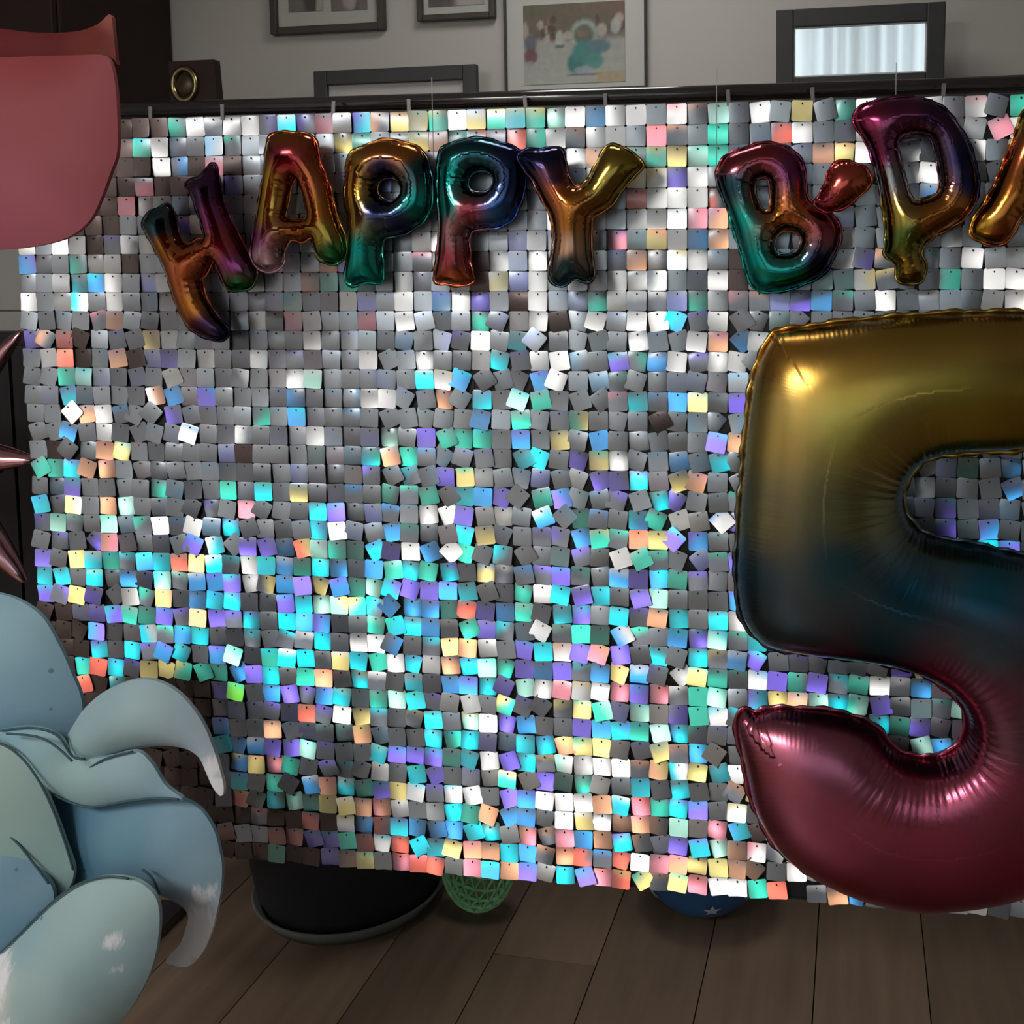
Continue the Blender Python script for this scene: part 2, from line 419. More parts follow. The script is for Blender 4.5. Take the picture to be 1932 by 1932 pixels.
# ------------------------------------------------------------------ sequin backdrop
# colours read off the photograph: glints and shade put into the colour; small letters bright, capitals dim
PAL = {'c': (0.0, 0.80, 0.98), 'a': (0.05, 0.42, 1.0), 'v': (0.25, 0.17, 1.0), 't': (0.03, 0.72, 0.52), 'm': (0.50, 0.98, 0.82),
       'p': (1.0, 0.48, 0.26), 'r': (1.0, 0.17, 0.11), 'y': (1.0, 0.82, 0.28), 'k': (1.0, 0.32, 0.42), 'l': (0.25, 0.95, 0.08),
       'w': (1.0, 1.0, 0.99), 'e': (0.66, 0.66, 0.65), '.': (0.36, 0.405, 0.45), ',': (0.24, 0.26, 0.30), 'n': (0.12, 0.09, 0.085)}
SHEET = {'.': (0.53, 0.575, 0.625), ',': (0.39, 0.41, 0.455), 'n': (0.17, 0.14, 0.135)}  # brown entry paints in the flowers' shade and dark reflections
MAP = [
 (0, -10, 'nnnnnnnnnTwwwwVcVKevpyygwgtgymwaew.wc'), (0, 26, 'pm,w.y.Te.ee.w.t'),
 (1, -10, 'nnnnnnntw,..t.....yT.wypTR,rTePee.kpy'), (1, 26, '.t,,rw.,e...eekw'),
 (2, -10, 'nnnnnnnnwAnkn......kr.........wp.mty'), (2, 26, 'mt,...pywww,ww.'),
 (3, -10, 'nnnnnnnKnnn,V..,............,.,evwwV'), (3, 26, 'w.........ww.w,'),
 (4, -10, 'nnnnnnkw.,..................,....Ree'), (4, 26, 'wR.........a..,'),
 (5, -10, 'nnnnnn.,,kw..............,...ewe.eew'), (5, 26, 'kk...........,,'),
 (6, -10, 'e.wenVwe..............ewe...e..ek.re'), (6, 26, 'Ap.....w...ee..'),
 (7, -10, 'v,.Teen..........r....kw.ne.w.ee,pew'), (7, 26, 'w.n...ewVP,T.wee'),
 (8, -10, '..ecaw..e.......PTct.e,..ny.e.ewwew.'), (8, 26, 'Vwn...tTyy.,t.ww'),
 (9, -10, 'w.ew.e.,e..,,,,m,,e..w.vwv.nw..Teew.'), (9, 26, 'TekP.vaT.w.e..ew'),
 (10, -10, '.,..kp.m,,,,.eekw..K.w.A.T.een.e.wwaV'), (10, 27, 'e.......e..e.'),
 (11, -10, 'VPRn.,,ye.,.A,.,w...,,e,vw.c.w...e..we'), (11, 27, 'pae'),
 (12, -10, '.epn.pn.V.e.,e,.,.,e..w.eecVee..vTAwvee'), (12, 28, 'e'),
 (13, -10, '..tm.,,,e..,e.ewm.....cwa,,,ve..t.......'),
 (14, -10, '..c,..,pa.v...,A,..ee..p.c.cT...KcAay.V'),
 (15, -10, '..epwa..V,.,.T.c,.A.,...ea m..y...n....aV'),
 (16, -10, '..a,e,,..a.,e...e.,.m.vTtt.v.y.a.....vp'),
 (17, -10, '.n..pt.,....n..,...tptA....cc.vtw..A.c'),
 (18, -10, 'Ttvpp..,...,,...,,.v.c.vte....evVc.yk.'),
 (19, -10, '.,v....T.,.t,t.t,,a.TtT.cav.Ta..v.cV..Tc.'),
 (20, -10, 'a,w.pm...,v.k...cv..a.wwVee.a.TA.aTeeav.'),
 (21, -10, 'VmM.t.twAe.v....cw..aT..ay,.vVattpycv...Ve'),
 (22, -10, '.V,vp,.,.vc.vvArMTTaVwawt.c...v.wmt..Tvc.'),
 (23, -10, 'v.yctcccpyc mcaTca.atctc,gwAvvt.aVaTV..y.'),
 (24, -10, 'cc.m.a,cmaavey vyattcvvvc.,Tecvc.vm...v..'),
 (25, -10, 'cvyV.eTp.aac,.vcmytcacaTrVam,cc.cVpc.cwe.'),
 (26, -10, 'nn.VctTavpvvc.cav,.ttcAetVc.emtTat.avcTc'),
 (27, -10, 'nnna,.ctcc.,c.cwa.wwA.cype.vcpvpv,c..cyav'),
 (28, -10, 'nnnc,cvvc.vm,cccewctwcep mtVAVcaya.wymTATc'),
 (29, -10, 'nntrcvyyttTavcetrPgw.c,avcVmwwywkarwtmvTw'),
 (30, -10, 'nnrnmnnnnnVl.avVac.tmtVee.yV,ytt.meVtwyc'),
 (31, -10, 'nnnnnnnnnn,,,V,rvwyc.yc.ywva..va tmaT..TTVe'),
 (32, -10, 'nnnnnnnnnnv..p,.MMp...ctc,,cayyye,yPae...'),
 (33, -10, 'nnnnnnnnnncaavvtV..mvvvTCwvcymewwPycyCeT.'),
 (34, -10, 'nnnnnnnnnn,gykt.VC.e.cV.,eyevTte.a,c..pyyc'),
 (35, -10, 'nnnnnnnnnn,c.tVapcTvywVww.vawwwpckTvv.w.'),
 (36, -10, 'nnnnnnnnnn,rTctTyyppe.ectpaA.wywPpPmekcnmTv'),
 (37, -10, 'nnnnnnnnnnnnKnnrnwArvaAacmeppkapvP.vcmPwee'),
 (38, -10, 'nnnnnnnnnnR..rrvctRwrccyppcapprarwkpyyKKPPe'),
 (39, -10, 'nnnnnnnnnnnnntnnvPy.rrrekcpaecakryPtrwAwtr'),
 (38, 28, 'PP.wep.'), (39, 28, 'wtr.epc.nepewV.'),
 (17, 34, '..,e,t.a.'), (18, 34, '.,,e,..a.'), (19, 34, '..,,v....'), (20, 34, '.,v,v.v..'), (21, 34, '.V.yv.cv.'),
 (27, 26, 'cyav.V.,,.'), (28, 27, 'TTavTvcTwea..'), (29, 28, '.cypmcmVe.Tm.'), (30, 27, 'ccT...,mcTV..'), (31, 30, '.....t.ma..V.'), (32, 33, '....,av..'),
]
NC0, NC1, NR = -10, 50, 40
grid = {}
rz = random.Random(5)
def zone_char(c, r):
    if r < 3: pool = '....,,ewwwtykpm'
    elif r < 12: pool = '......,,,eeewwkpT'
    elif r < 22: pool = '..........,,,VATcvp'
    elif r < 27: pool = '.....VTAcccvvatmp'
    elif r < 33: pool = '....cccctvawmyTp'
    elif r < 36: pool = '....cvawwyypemT'
    else: pool = '....pprrcwwayekPA'
    return rz.choice(pool)
for r in range(NR):
    for c in range(NC0, NC1): grid[(c, r)] = zone_char(c, r)
for r, c0, s in MAP:
    for i, ch in enumerate(s):
        if c0 + i < NC1 and (ch.lower() in PAL or ch in 'g'): grid[(c0 + i, r)] = ch

TS = 0.0296
def sequin_mesh(i):
    r = random.Random(100 + i)
    q = [-1, -0.88, 0, 0.88, 1]; V = []
    cx = r.uniform(-1, 1) * 0.0013; cz = r.uniform(-1, 1) * 0.0015; tw = r.uniform(-1, 1) * 0.0008
    if i % 4 == 0: cx *= 2.0; cz *= 1.6
    for b in q:
        for a in q:
            x, z = a * TS / 2, b * TS / 2
            if abs(a) == 1 and abs(b) == 1: x *= 0.93; z *= 0.93
            y = cx * a * a + cz * b * b + tw * a * b
            if abs(a) == 1 or abs(b) == 1: y += 0.00035
            V.append((x, y, z - TS / 2 + 0.0045))
    F = []
    for b in range(4):
        for a in range(4):
            k = b * 5 + a; F.append((k, k + 1, k + 6, k + 5))
    n = len(F)
    st = len(V)
    for s in range(6):
        an = s * math.pi / 3
        V.append((0.0011 * math.cos(an), -0.0012, 0.0016 * math.sin(an)))
    F.append(tuple(range(st, st + 6)))
    for s in range(6):
        an = s * math.pi / 3
        V.append((0.0011 * math.cos(an), 0.003, 0.0016 * math.sin(an)))
    for s in range(6):
        F.append((st + s, st + 6 + s, st + 6 + (s + 1) % 6, st + (s + 1) % 6))
    m = mesh_from('sequin', V, F, True)
    m.materials.append(M_SEQ); m.materials.append(M_PIN)
    for k in range(n, len(F)): m.polygons[k].material_index = 1; m.polygons[k].use_smooth = False
    return m
SEQ = [sequin_mesh(i) for i in range(28)]
for mm in SEQ:                                   # sheets face the viewer's side (-Y)
    if mm.polygons[0].normal.y > 0: mm.flip_normals()

def panel_backing():
    bm = bmesh.new()
    S = 10 * PITCH
    def b(lo, hi):
        g = bmesh.ops.create_cube(bm, size=1)
        for v in g['verts']: v.co = Vector([lo[i] + (v.co[i] + 0.5) * (hi[i] - lo[i]) for i in range(3)])
    b((0.001, 0.0045, -S + 0.001), (S - 0.001, 0.0060, -0.001))
    for i in range(11):
        p = min(max(i * PITCH, 0.0015), S - 0.0015)
        b((p - 0.0015, 0.003, -S + 0.001), (p + 0.0015, 0.0045, -0.001))
        b((0.001, 0.003, -p - 0.0015), (S - 0.001, 0.0045, -p + 0.0015))
    m = bpy.data.meshes.new('backing'); bm.to_mesh(m); bm.free(); m.materials.append(M_BLACKPLASTIC); return m
BACK = panel_backing()
hook = box_mesh('hook', (-0.0028, -0.0005, -0.004), (0.0028, 0.0008, 0.019), 0.0); hook.materials.append(M_CLEAR)
rowname = ['top row', 'second row', 'third row', 'bottom row']
colname = ['first from left', 'second from left', 'third from left', 'fourth from left', 'fifth from left', 'sixth from left']
look = [['shaded brown and white', 'white and gold', 'rainbow and gold', 'white and pink', 'red and white', 'grey and white'],
        ['plain grey', 'matt grey', 'grey with cyan glints', 'silver grey', 'grey, hidden by gold foil', 'grey'],
        ['grey and violet', 'cyan and violet', 'cyan and mint', 'cyan and white', 'cyan', 'dark grey'],
        ['shaded brown', 'shaded brown, orange and cyan', 'cyan, yellow and coral', 'white, peach and cyan', 'cyan and peach', 'pale grey']]
rt = random.Random(21)
def swing(c, r):
    """how far the sequins of this patch have been knocked askew"""
    if r < 10: return 1.2 if c < 29 else 7.0
    if 0 <= c < 10 and r < 20: return 1.8
    if 0 <= c < 10: return 11.0 if r < 25 else 9.0
    if c < 0: return 13.0 if r >= 10 else 1.0
    if r >= 10 and r < 23: return 15.0 if c < 32 else 8.0
    return 11.0
for pj in range(4):
    for pi in range(6):
        c0, r0 = NC0 + pi * 10, pj * 10
        P = empty('sequin_panel', Matrix.Translation((c0 * PITCH, 0, TOP - r0 * PITCH)))
        tag(P, '%s sequin panel, %s, %s' % (look[pj][pi], rowname[pj], colname[pi]), 'sequin panel', 'holographic sequin panels of the backdrop')
        link('backing', BACK, P)
        if pj == 0:
            for cc in (2, 8):
                hk = link('hook', hook, P); hk.location = (cc * PITCH, -0.001, -0.001); hk.rotation_euler = (0, rt.uniform(-.08, .08), 0)
        calm = rt.random()
        for rr in range(10):
            for cc in range(10):
                c, r = c0 + cc, r0 + rr
                if (c, r) == (31, 39): continue
                ch = grid[(c, r)]
                low = ch.lower(); dim = ch.isupper()
                o = link('sequin', rt.choice(SEQ), P)
                amp = swing(c, r)
                ang = rt.gauss(0, amp) if rt.random() < 0.72 else rt.gauss(0, amp * 0.25)
                if amp > 6 and rt.random() < 0.09: ang *= 2.2
                ang = max(-42, min(42, ang))
                o.location = ((cc + 0.5) * PITCH, -0.0008 - 0.0035 * rt.random(), -(rr + 0.0) * PITCH - 0.0047)
                ttx = math.radians(rt.gauss(0, 2.0)); ttz = math.radians(rt.gauss(0, 2.2))
                o.rotation_euler = (ttx, math.radians(ang), ttz)
                # colours
                dark = (0.10, 0.11, 0.13)  # fades a sequin's film to near black, painting its unlit half
                if ch == 'g': A, B = PAL['y'], PAL[rt.choice('cta')]
                else:
                    A = PAL[low]; B = A
                    u = rt.random()
                    if low in 'ctavmpyrkl':
                        near = {'c': 'avtmw', 'a': 'vccw', 'v': 'aac', 't': 'cmy', 'm': 'wct', 'p': 'ywrk', 'y': 'wpmt', 'r': 'pky', 'k': 'prv', 'l': 'yt'}[low]
                        if dim: B = dark
                        elif u < 0.48: B = PAL[rt.choice(near)]
                        elif u < 0.80: B = dark
                    elif low == 'w': B = PAL[rt.choice('ecyk')] if u < 0.22 else (dark if u < 0.42 else A)
                    elif low == 'e': B = PAL['w'] if u < 0.3 else (dark if u < 0.6 else A)
                    elif low in '.,' and u < 0.45: B = tuple(min(1, x * y) for x, y in zip(A, rt.choice([(0.9, 0.95, 1.3), (0.85, 1.2, 1.15), (1.25, 0.95, 1.0), (0.8, 0.8, 1.7), (.7, 1.15, 1.5)])))
                if dim: A = tuple(0.55 * a for a in A)
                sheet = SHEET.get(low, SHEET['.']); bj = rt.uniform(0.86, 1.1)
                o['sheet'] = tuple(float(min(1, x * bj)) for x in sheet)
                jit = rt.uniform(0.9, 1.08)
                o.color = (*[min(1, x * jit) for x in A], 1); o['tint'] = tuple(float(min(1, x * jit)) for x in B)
                ga = rt.choice([-1.57, 1.57, 1.57, rt.uniform(0, 6.28)])
                gd = Vector((math.cos(ga), 0, math.sin(ga)))
                ctr = gd.dot(Vector((0, 0, -TS / 2 + 0.0045)))
                o['blend'] = (gd.x, -ctr * 1.0, gd.z)
                # prism direction: bright film faces half-way between lamp and eye, plain film lies nearly flat, lower rows tilted up to brighten them
                wp = Vector((c * PITCH + PITCH / 2, 0, TOP - (r + 0.5) * PITCH))
                flat = Vector((0, -1, 0))
                half = ((LAMP_POS - wp).normalized() + (CAM - wp).normalized()).normalized()
                if low == 'w': k, j = 1.0, 0.04
                elif low in 'ctavmpyrklg': k, j = (1.0, 0.075) if not dim else (0.6, 0.10)
                elif low == 'e': k, j = 0.50, 0.10
                else: k, j = rt.uniform(-0.05, 0.10) + 0.45 * max(0.0, (r - 18) / 22.0) * rt.uniform(0.5, 1.1), 0.05
                n = (flat.lerp(half, k) + Vector((rt.gauss(0, j), 0, rt.gauss(0, j)))).normalized()
                R = o.rotation_euler.to_matrix()
                # world normal wanted minus the sheet's own flat normal; the shader adds the curled surface normal back
                own = R @ Vector((0, -1, 0))
                loc = R.transposed() @ (n * 1.5 - own)
                o['facet'] = (loc.x, loc.y, loc.z)

# stand that carries the panels
st = empty('backdrop_stand', Matrix.Translation((0.6, 0.03, 0)))
tag(st, 'black metal stand whose crossbar carries the sequin panels', 'stand')
link('crossbar', tube_mesh('crossbar', [(-0.6 - 0.34, -0.012, TOP + 0.0165), (0.98, -0.012, TOP + 0.0165)], 0.0120, 14), st, M_ROD)
for x in (-0.90, 0.95):
    link('upright', tube_mesh('upright', [(x, 0.01, 0.02), (x, 0.01, TOP + 0.02)], 0.013, 12), st, M_ROD)
    link('foot', box_mesh('foot', (x - 0.03, -0.22, 0.0), (x + 0.03, 0.30, 0.022), 0.004), st, M_ROD)

# ------------------------------------------------------------------ inflating outlines
def catmull(pts, ds):
    P = [np.array(p, float) for p in pts]; n = len(P); out = []
    for i in range(n):
        p0, p1, p2, p3 = P[i - 1], P[i], P[(i + 1) % n], P[(i + 2) % n]
        m = max(2, int(np.linalg.norm(p2 - p1) / ds * 3))
        for k in range(m):
            t = k / m
            out.append(0.5 * ((2 * p1) + (-p0 + p2) * t + (2 * p0 - 5 * p1 + 4 * p2 - p3) * t * t + (-p0 + 3 * p1 - 3 * p2 + p3) * t ** 3))
    out = np.array(out)
    d = np.linalg.norm(np.roll(out, -1, 0) - out, axis=1); s = np.concatenate([[0], np.cumsum(d)]); L = s[-1]
    k = max(8, int(round(L / ds))); ts = np.linspace(0, L, k, endpoint=False)
    ext = np.vstack([out, out[:1]])
    return np.stack([np.interp(ts, s, ext[:, 0]), np.interp(ts, s, ext[:, 1])], 1)
def inside(P, poly):
    x, y = P[:, 0], P[:, 1]; r = np.zeros(len(P), bool)
    x1, y1 = poly[:, 0], poly[:, 1]; x2, y2 = np.roll(x1, -1), np.roll(y1, -1)
    for a, b, c, d in zip(x1, y1, x2, y2):
        if b == d: continue
        cond = ((b > y) != (d > y)) & (x < (c - a) * (y - b) / (d - b) + a)
        r ^= cond
    return r
def area(p): return 0.5 * np.sum(p[:, 0] * np.roll(p[:, 1], -1) - np.roll(p[:, 0], -1) * p[:, 1])
def fill(outer, holes, ds):
    """triangulated sheet in pixel units; returns verts, tris, is-boundary, nearest outline distance/arc/concavity, harmonic bulge"""
    loops = [catmull(outer, ds)] + [catmull(h, ds) for h in holes]
    if area(loops[0]) < 0: loops[0] = loops[0][::-1]
    for i in range(1, len(loops)):
        if area(loops[i]) > 0: loops[i] = loops[i][::-1]
    bnd = np.vstack(loops); edges = []; st = 0; conc = []; arc = []; base = 0
    for lp in loops:
        n = len(lp); edges += [(st + i, st + (i + 1) % n) for i in range(n)]; st += n
        w = max(2, int(14 / ds * 1.0))
        v1 = lp - np.roll(lp, w, 0); v2 = np.roll(lp, -w, 0) - lp
        cr = v1[:, 0] * v2[:, 1] - v1[:, 1] * v2[:, 0]; dt = (v1 * v2).sum(1)
        tn = -np.arctan2(cr, dt)                     # >0 where the outline is concave
        kk = np.ones(2 * w + 1) / (2 * w + 1)
        tn = np.convolve(np.concatenate([tn[-w:], tn, tn[:w]]), kk, 'valid')
        conc.append(np.clip(tn, 0, None)); arc.append(base + np.arange(n) * ds); base += n * ds
    conc = np.concatenate(conc); arc = np.concatenate(arc)
    lo, hi = bnd.min(0), bnd.max(0); pts = []
    gx = np.arange(lo[0], hi[0], ds); gy = np.arange(lo[1], hi[1], ds * 0.866)
    for j, y in enumerate(gy):
        pts.append(np.stack([gx + (j % 2) * ds / 2, np.full(len(gx), y)], 1))
    G = np.vstack(pts)
    ok = inside(G, loops[0])
    for h in loops[1:]: ok &= ~inside(G, h)
    G = G[ok]
    def near(Q):
        idx = np.zeros(len(Q), int); dd = np.zeros(len(Q))
        for i in range(0, len(Q), 500):
            D = ((Q[i:i + 500, None, :] - bnd[None]) ** 2).sum(2); idx[i:i + 500] = D.argmin(1); dd[i:i + 500] = np.sqrt(D.min(1))
        return idx, dd
    _, dd = near(G); G = G[dd > 0.55 * ds]
    allp = np.vstack([bnd, G])
    vv, ee, ff, ov, oe, of = delaunay_2d_cdt([Vector(p) for p in allp], edges, [], 0, 1e-6)
    V = np.array([tuple(v) for v in vv]); F = np.array([tuple(f) for f in ff if len(f) == 3])
    C = V[F].mean(1); ok = inside(C, loops[0])
    for h in loops[1:]: ok &= ~inside(C, h)
    F = F[ok]
    isb = np.zeros(len(V), bool); isb[:len(bnd)] = True
    idx, dd = near(V)
    nxt = np.zeros(len(bnd), int); prv = np.zeros(len(bnd), int)
    for a_, b_ in edges: nxt[a_] = b_; prv[b_] = a_
    frac = np.zeros(len(V))
    for other, sg in ((nxt, 1.0), (prv, -1.0)):
        e = bnd[other[idx]] - bnd[idx]; t_ = ((V - bnd[idx]) * e).sum(1) / ((e * e).sum(1) + 1e-9)
        frac = np.where(t_ > 0, np.maximum(np.abs(frac), np.clip(t_, 0, 1)) * sg, frac)
    # Poisson bulge, cotangent weights, conjugate gradients
    n = len(V); I, J, W = [], [], []; mass = np.zeros(n)
    for k in range(3):
        i, j, l = F[:, k], F[:, (k + 1) % 3], F[:, (k + 2) % 3]
        a = V[i] - V[l]; b = V[j] - V[l]
        cr = np.abs(a[:, 0] * b[:, 1] - a[:, 1] * b[:, 0]) + 1e-9
        ct = np.clip((a * b).sum(1) / cr, 0.02, 20) / 2
        I += [i, j]; J += [j, i]; W += [ct, ct]
        np.add.at(mass, i, cr / 6)
    I = np.concatenate(I); J = np.concatenate(J); W = np.concatenate(W)
    dg = np.bincount(I, W, n); free = ~isb
    def A(x):
        y = dg * x - np.bincount(I, W * x[J], n); y[isb] = 0; return y
    x = np.zeros(n); b = mass.copy(); b[isb] = 0
    r = b.copy(); Mi = np.where(dg > 0, 1 / np.maximum(dg, 1e-9), 0); z = Mi * r; p = z.copy(); rz_ = r @ z
    for it in range(400):
        Ap = A(p); al = rz_ / max(p @ Ap, 1e-20); x += al * p; r -= al * Ap
        if np.abs(r).max() < 1e-5 * np.abs(b).max(): break
        z = Mi * r; nz = r @ z; p = z + nz / rz_ * p; rz_ = nz
    bulge = np.sqrt(np.clip(2 * x, 0, None)); bulge[isb] = 0
    return V, F, isb, dd, arc[idx] + frac * ds, conc[idx], bulge, loops
def idw(P, anchors, power=3.0):
    A = np.array([(a[0], a[1]) for a in anchors], float); Cc = np.array([srgb(*a[2]) for a in anchors])
    D = np.sqrt(((P[:, None] - A[None]) ** 2).sum(2)) + 4.0; Wt = 1 / D ** power
    return (Wt[:, :, None] * Cc[None]).sum(1) / Wt.sum(1)[:, None]
def set_color(m, name, cols):
    a = m.color_attributes.new(name, 'FLOAT_COLOR', 'POINT')
    buf = np.ones((len(m.vertices), 4), np.float32); buf[:, :3] = cols; a.data.foreach_set('color', buf.ravel())
def set_float(m, name, vals):
    a = m.attributes.new(name, 'FLOAT', 'POINT'); a.data.foreach_set('value', np.asarray(vals, np.float32))
def px_to_plane(V, Y, lean=None):
    """pixels to points of the upright plane at depth Y; lean(px, py) moves single points in depth"""
    out = np.zeros((len(V), 3))
    for i, (a, b) in enumerate(V):
        yy = Y if lean is None else Y + lean(a, b)
        out[i] = atY(a, b, yy)
    return out
def balloon(name, label, cat, group, outer, holes, Y, ds, anchors, mat, k=0.9, cap=None, seam_w=5.0, thread=None, parent_group=None, lift=1.0, pk=(0.14, 0.5)):
    V, F, isb, dd, arc, conc, bulge, loops = fill(outer, holes, ds)
    sc = (atY(1000, 900, Y) - atY(1001, 900, Y)).length      # metres per pixel in that plane
    hgt = bulge * k
    if cap: hgt = cap * np.tanh(hgt / cap)
    W = px_to_plane(V, Y); n = len(V)
    org = W.mean(0)
    front = W.copy(); front[:, 1] -= hgt * sc
    inner = np.where(~isb)[0]; bmap = -np.ones(n, int); bmap[inner] = n + np.arange(len(inner)); bmap[isb] = np.where(isb)[0]
    back = W[inner].copy(); back[:, 1] += hgt[inner] * sc * 0.8
    allv = np.vstack([front, back]) - org
    a = V[F[:, 1]] - V[F[:, 0]]; b = V[F[:, 2]] - V[F[:, 0]]
    # pixel y runs down, so an anticlockwise pixel triangle faces away from the viewer
    flip = (a[:, 0] * b[:, 1] - a[:, 1] * b[:, 0]) > 0
    F = F.copy(); F[flip] = F[flip][:, ::-1]
    faces = [tuple(f) for f in F.tolist()] + [tuple(f[::-1]) for f in bmap[F].tolist()]
    # front must point to -Y
    m = mesh_from(name, allv, faces, True)
    if m.polygons[len(F) // 2].normal.y > 0: m.flip_normals()
    col = idw(V, anchors); cols = np.vstack([col, col[inner]]); set_color(m, 'ombre', cols)
    w = np.percentile(dd, 97)
    puck = pk[0] * np.exp(-dd / (0.16 * w)) + pk[1] * np.clip(conc * 2.2, 0, 1.2) * np.exp(-(dd / (0.55 * w)) ** 2)
    puck[dd < 0.5] *= 0.6
    set_float(m, 'arc', np.concatenate([arc, arc[inner]]) * sc); set_float(m, 'pucker', np.concatenate([puck, puck[inner]]))
    root = empty(name, Matrix.Translation(Vector(org)))
    tag(root, label, cat, group)
    body = link('foil_body', m, root, mat)
    # crimped seam around the outline
    SV, SF, SC_, SA = [], [], [], []
    for lp in loops:
        n2 = len(lp); t = np.roll(lp, -1, 0) - np.roll(lp, 1, 0); t /= np.linalg.norm(t, axis=1)[:, None] + 1e-9
        nr = np.stack([t[:, 1], -t[:, 0]], 1)             # outward for an anticlockwise loop
        s0 = len(SV); wv = seam_w * (0.8 + 0.18 * np.sin(np.arange(n2) * 0.33) + 0.14 * np.sin(np.arange(n2) * 0.9 + 1) + 0.1 * NP.rand(n2))
        if lp is not loops[0]: wv = wv * 0.6
        outp = lp + nr * wv[:, None]
        for i in range(n2):
            q = atY(*(lp[i] - nr[i] * 1.5), Y); e = atY(*outp[i], Y + 0.0012 * math.sin(i * 0.7))
            SV += [(q.x - org[0], q.y - org[1], q.z - org[2]), (e.x - org[0], e.y - org[1], e.z - org[2])]
        for i in range(n2):
            j = (i + 1) % n2; SF.append((s0 + 2 * i, s0 + 2 * i + 1, s0 + 2 * j + 1, s0 + 2 * j))
        cc = idw(lp, anchors); SC_.append(np.repeat(cc, 2, 0))
    sm = mesh_from('seam', SV, SF, True); set_color(sm, 'ombre', np.vstack(SC_))
    if sm.polygons[0].normal.y > 0: sm.flip_normals()
    so = link('seam', sm, body, mat)
    sd = so.modifiers.new('thickness', 'SOLIDIFY'); sd.thickness = 0.0012; sd.offset = 0
    for (tx, ty, topy) in (thread or []):
        a_ = atY(tx, ty, Y); top = Vector((a_.x, Y, TOP + 0.042))
        mid = (a_ + top) / 2
        tm = tube_mesh('thread', [a_ - Vector(org), mid - Vector(org), top - Vector(org)], 0.0006, 5)
        link('thread', tm, root, M_THREAD)
    return root

NAVY, DKTEAL, TEAL, GOLD, BROWN = (38, 46, 84), (38, 78, 88), (20, 150, 140), (190, 150, 60), (170, 105, 45)
MAROON, PURPLE, DKPURP, OLIVE, GREEN, COPPER = (150, 62, 72), (130, 60, 110), (70, 48, 80), (150, 128, 58), (40, 120, 70), (185, 100, 60)
YL = -0.036
GL = 'letter balloons of the birthday banner'
balloon('letter_balloon', 'tilted foil letter H balloon shading from navy through orange to purple', 'balloon', GL,
  [(272,430),(277,408),(300,393),(316,386),(326,398),(337,440),(350,462),(372,452),(388,450),(375,405),(362,362),(350,350),(362,338),(380,333),(402,310),(412,335),(422,385),(440,425),(462,470),(482,505),(478,535),(455,547),(430,545),(418,520),(405,492),(398,500),(386,520),(380,530),(388,560),(404,588),(428,622),(426,638),(408,642),(380,632),(352,610),(335,575),(315,515),(295,470)], [],
  YL, 4.5, [(290,400,DKTEAL),(310,430,DKTEAL),(320,470,BROWN),(345,530,COPPER),(370,580,BROWN),(395,615,DKPURP),(425,635,NAVY),(370,480,COPPER),(400,470,COPPER),(385,340,DKPURP),(395,370,DKPURP),(405,410,PURPLE),(430,460,MAROON),(450,500,PURPLE),(455,540,GREEN)], M_FOIL)
balloon('letter_balloon', 'foil letter A balloon with maroon top and golden legs beside the H', 'balloon', GL,
  [(508,262),(520,253),(545,250),(578,253),(594,265),(602,300),(620,350),(636,410),(652,455),(650,485),(632,497),(606,490),(594,470),(588,448),(570,455),(548,452),(538,470),(532,500),(508,512),(485,503),(474,480),(482,430),(494,360),(502,300)], [[(552,345),(563,342),(580,402),(572,413),(545,412),(540,405)]],
  YL - 0.014, 4.5, [(545,255,BROWN),(545,290,MAROON),(560,310,(170,50,65)),(510,340,GOLD),(500,400,GOLD),(490,450,PURPLE),(505,500,(200,170,190)),(590,340,COPPER),(615,400,BROWN),(620,440,OLIVE),(632,480,GREEN),(570,435,BROWN)], M_FOIL)
balloon('letter_balloon', 'foil letter P balloon, gold at the top and teal at the foot', 'balloon', GL,
  [(655,320),(658,300),(668,285),(690,275),(720,265),(755,268),(790,280),(808,310),(815,350),(812,390),(800,415),(775,435),(745,445),(725,450),(720,480),(722,520),(715,535),(690,532),(665,538),(652,525),(655,490),(658,420),(652,370)], [[(715,345),(730,335),(748,338),(757,355),(752,372),(735,380),(718,372),(712,358)]],
  YL, 4.5, [(665,300,GOLD),(720,280,BROWN),(770,285,BROWN),(672,360,GOLD),(675,420,OLIVE),(685,470,TEAL),(690,520,TEAL),(800,320,DKTEAL),(800,390,TEAL),(720,400,NAVY),(760,420,NAVY),(730,320,NAVY)], M_FOIL)
balloon('letter_balloon', 'foil letter P balloon in dark teal with a copper foot beside the Y', 'balloon', GL,
  [(828,310),(832,285),(850,272),(880,263),(910,262),(945,270),(975,282),(990,310),(990,350),(980,385),(965,415),(940,428),(905,432),(888,440),(885,480),(890,515),(895,530),(870,538),(845,535),(820,530),(825,490),(830,420),(826,360)], [[(884,340),(895,325),(915,322),(930,335),(928,352),(915,362),(895,362),(884,352)]],
  YL, 4.5, [(840,290,DKTEAL),(900,270,DKTEAL),(960,290,NAVY),(985,350,NAVY),(950,410,(60,110,180)),(850,330,TEAL),(852,390,TEAL),(852,440,(170,120,125)),(855,490,MAROON),(860,530,COPPER),(890,400,MAROON),(910,300,DKTEAL)], M_FOIL, thread=[(818, 300, 0)])
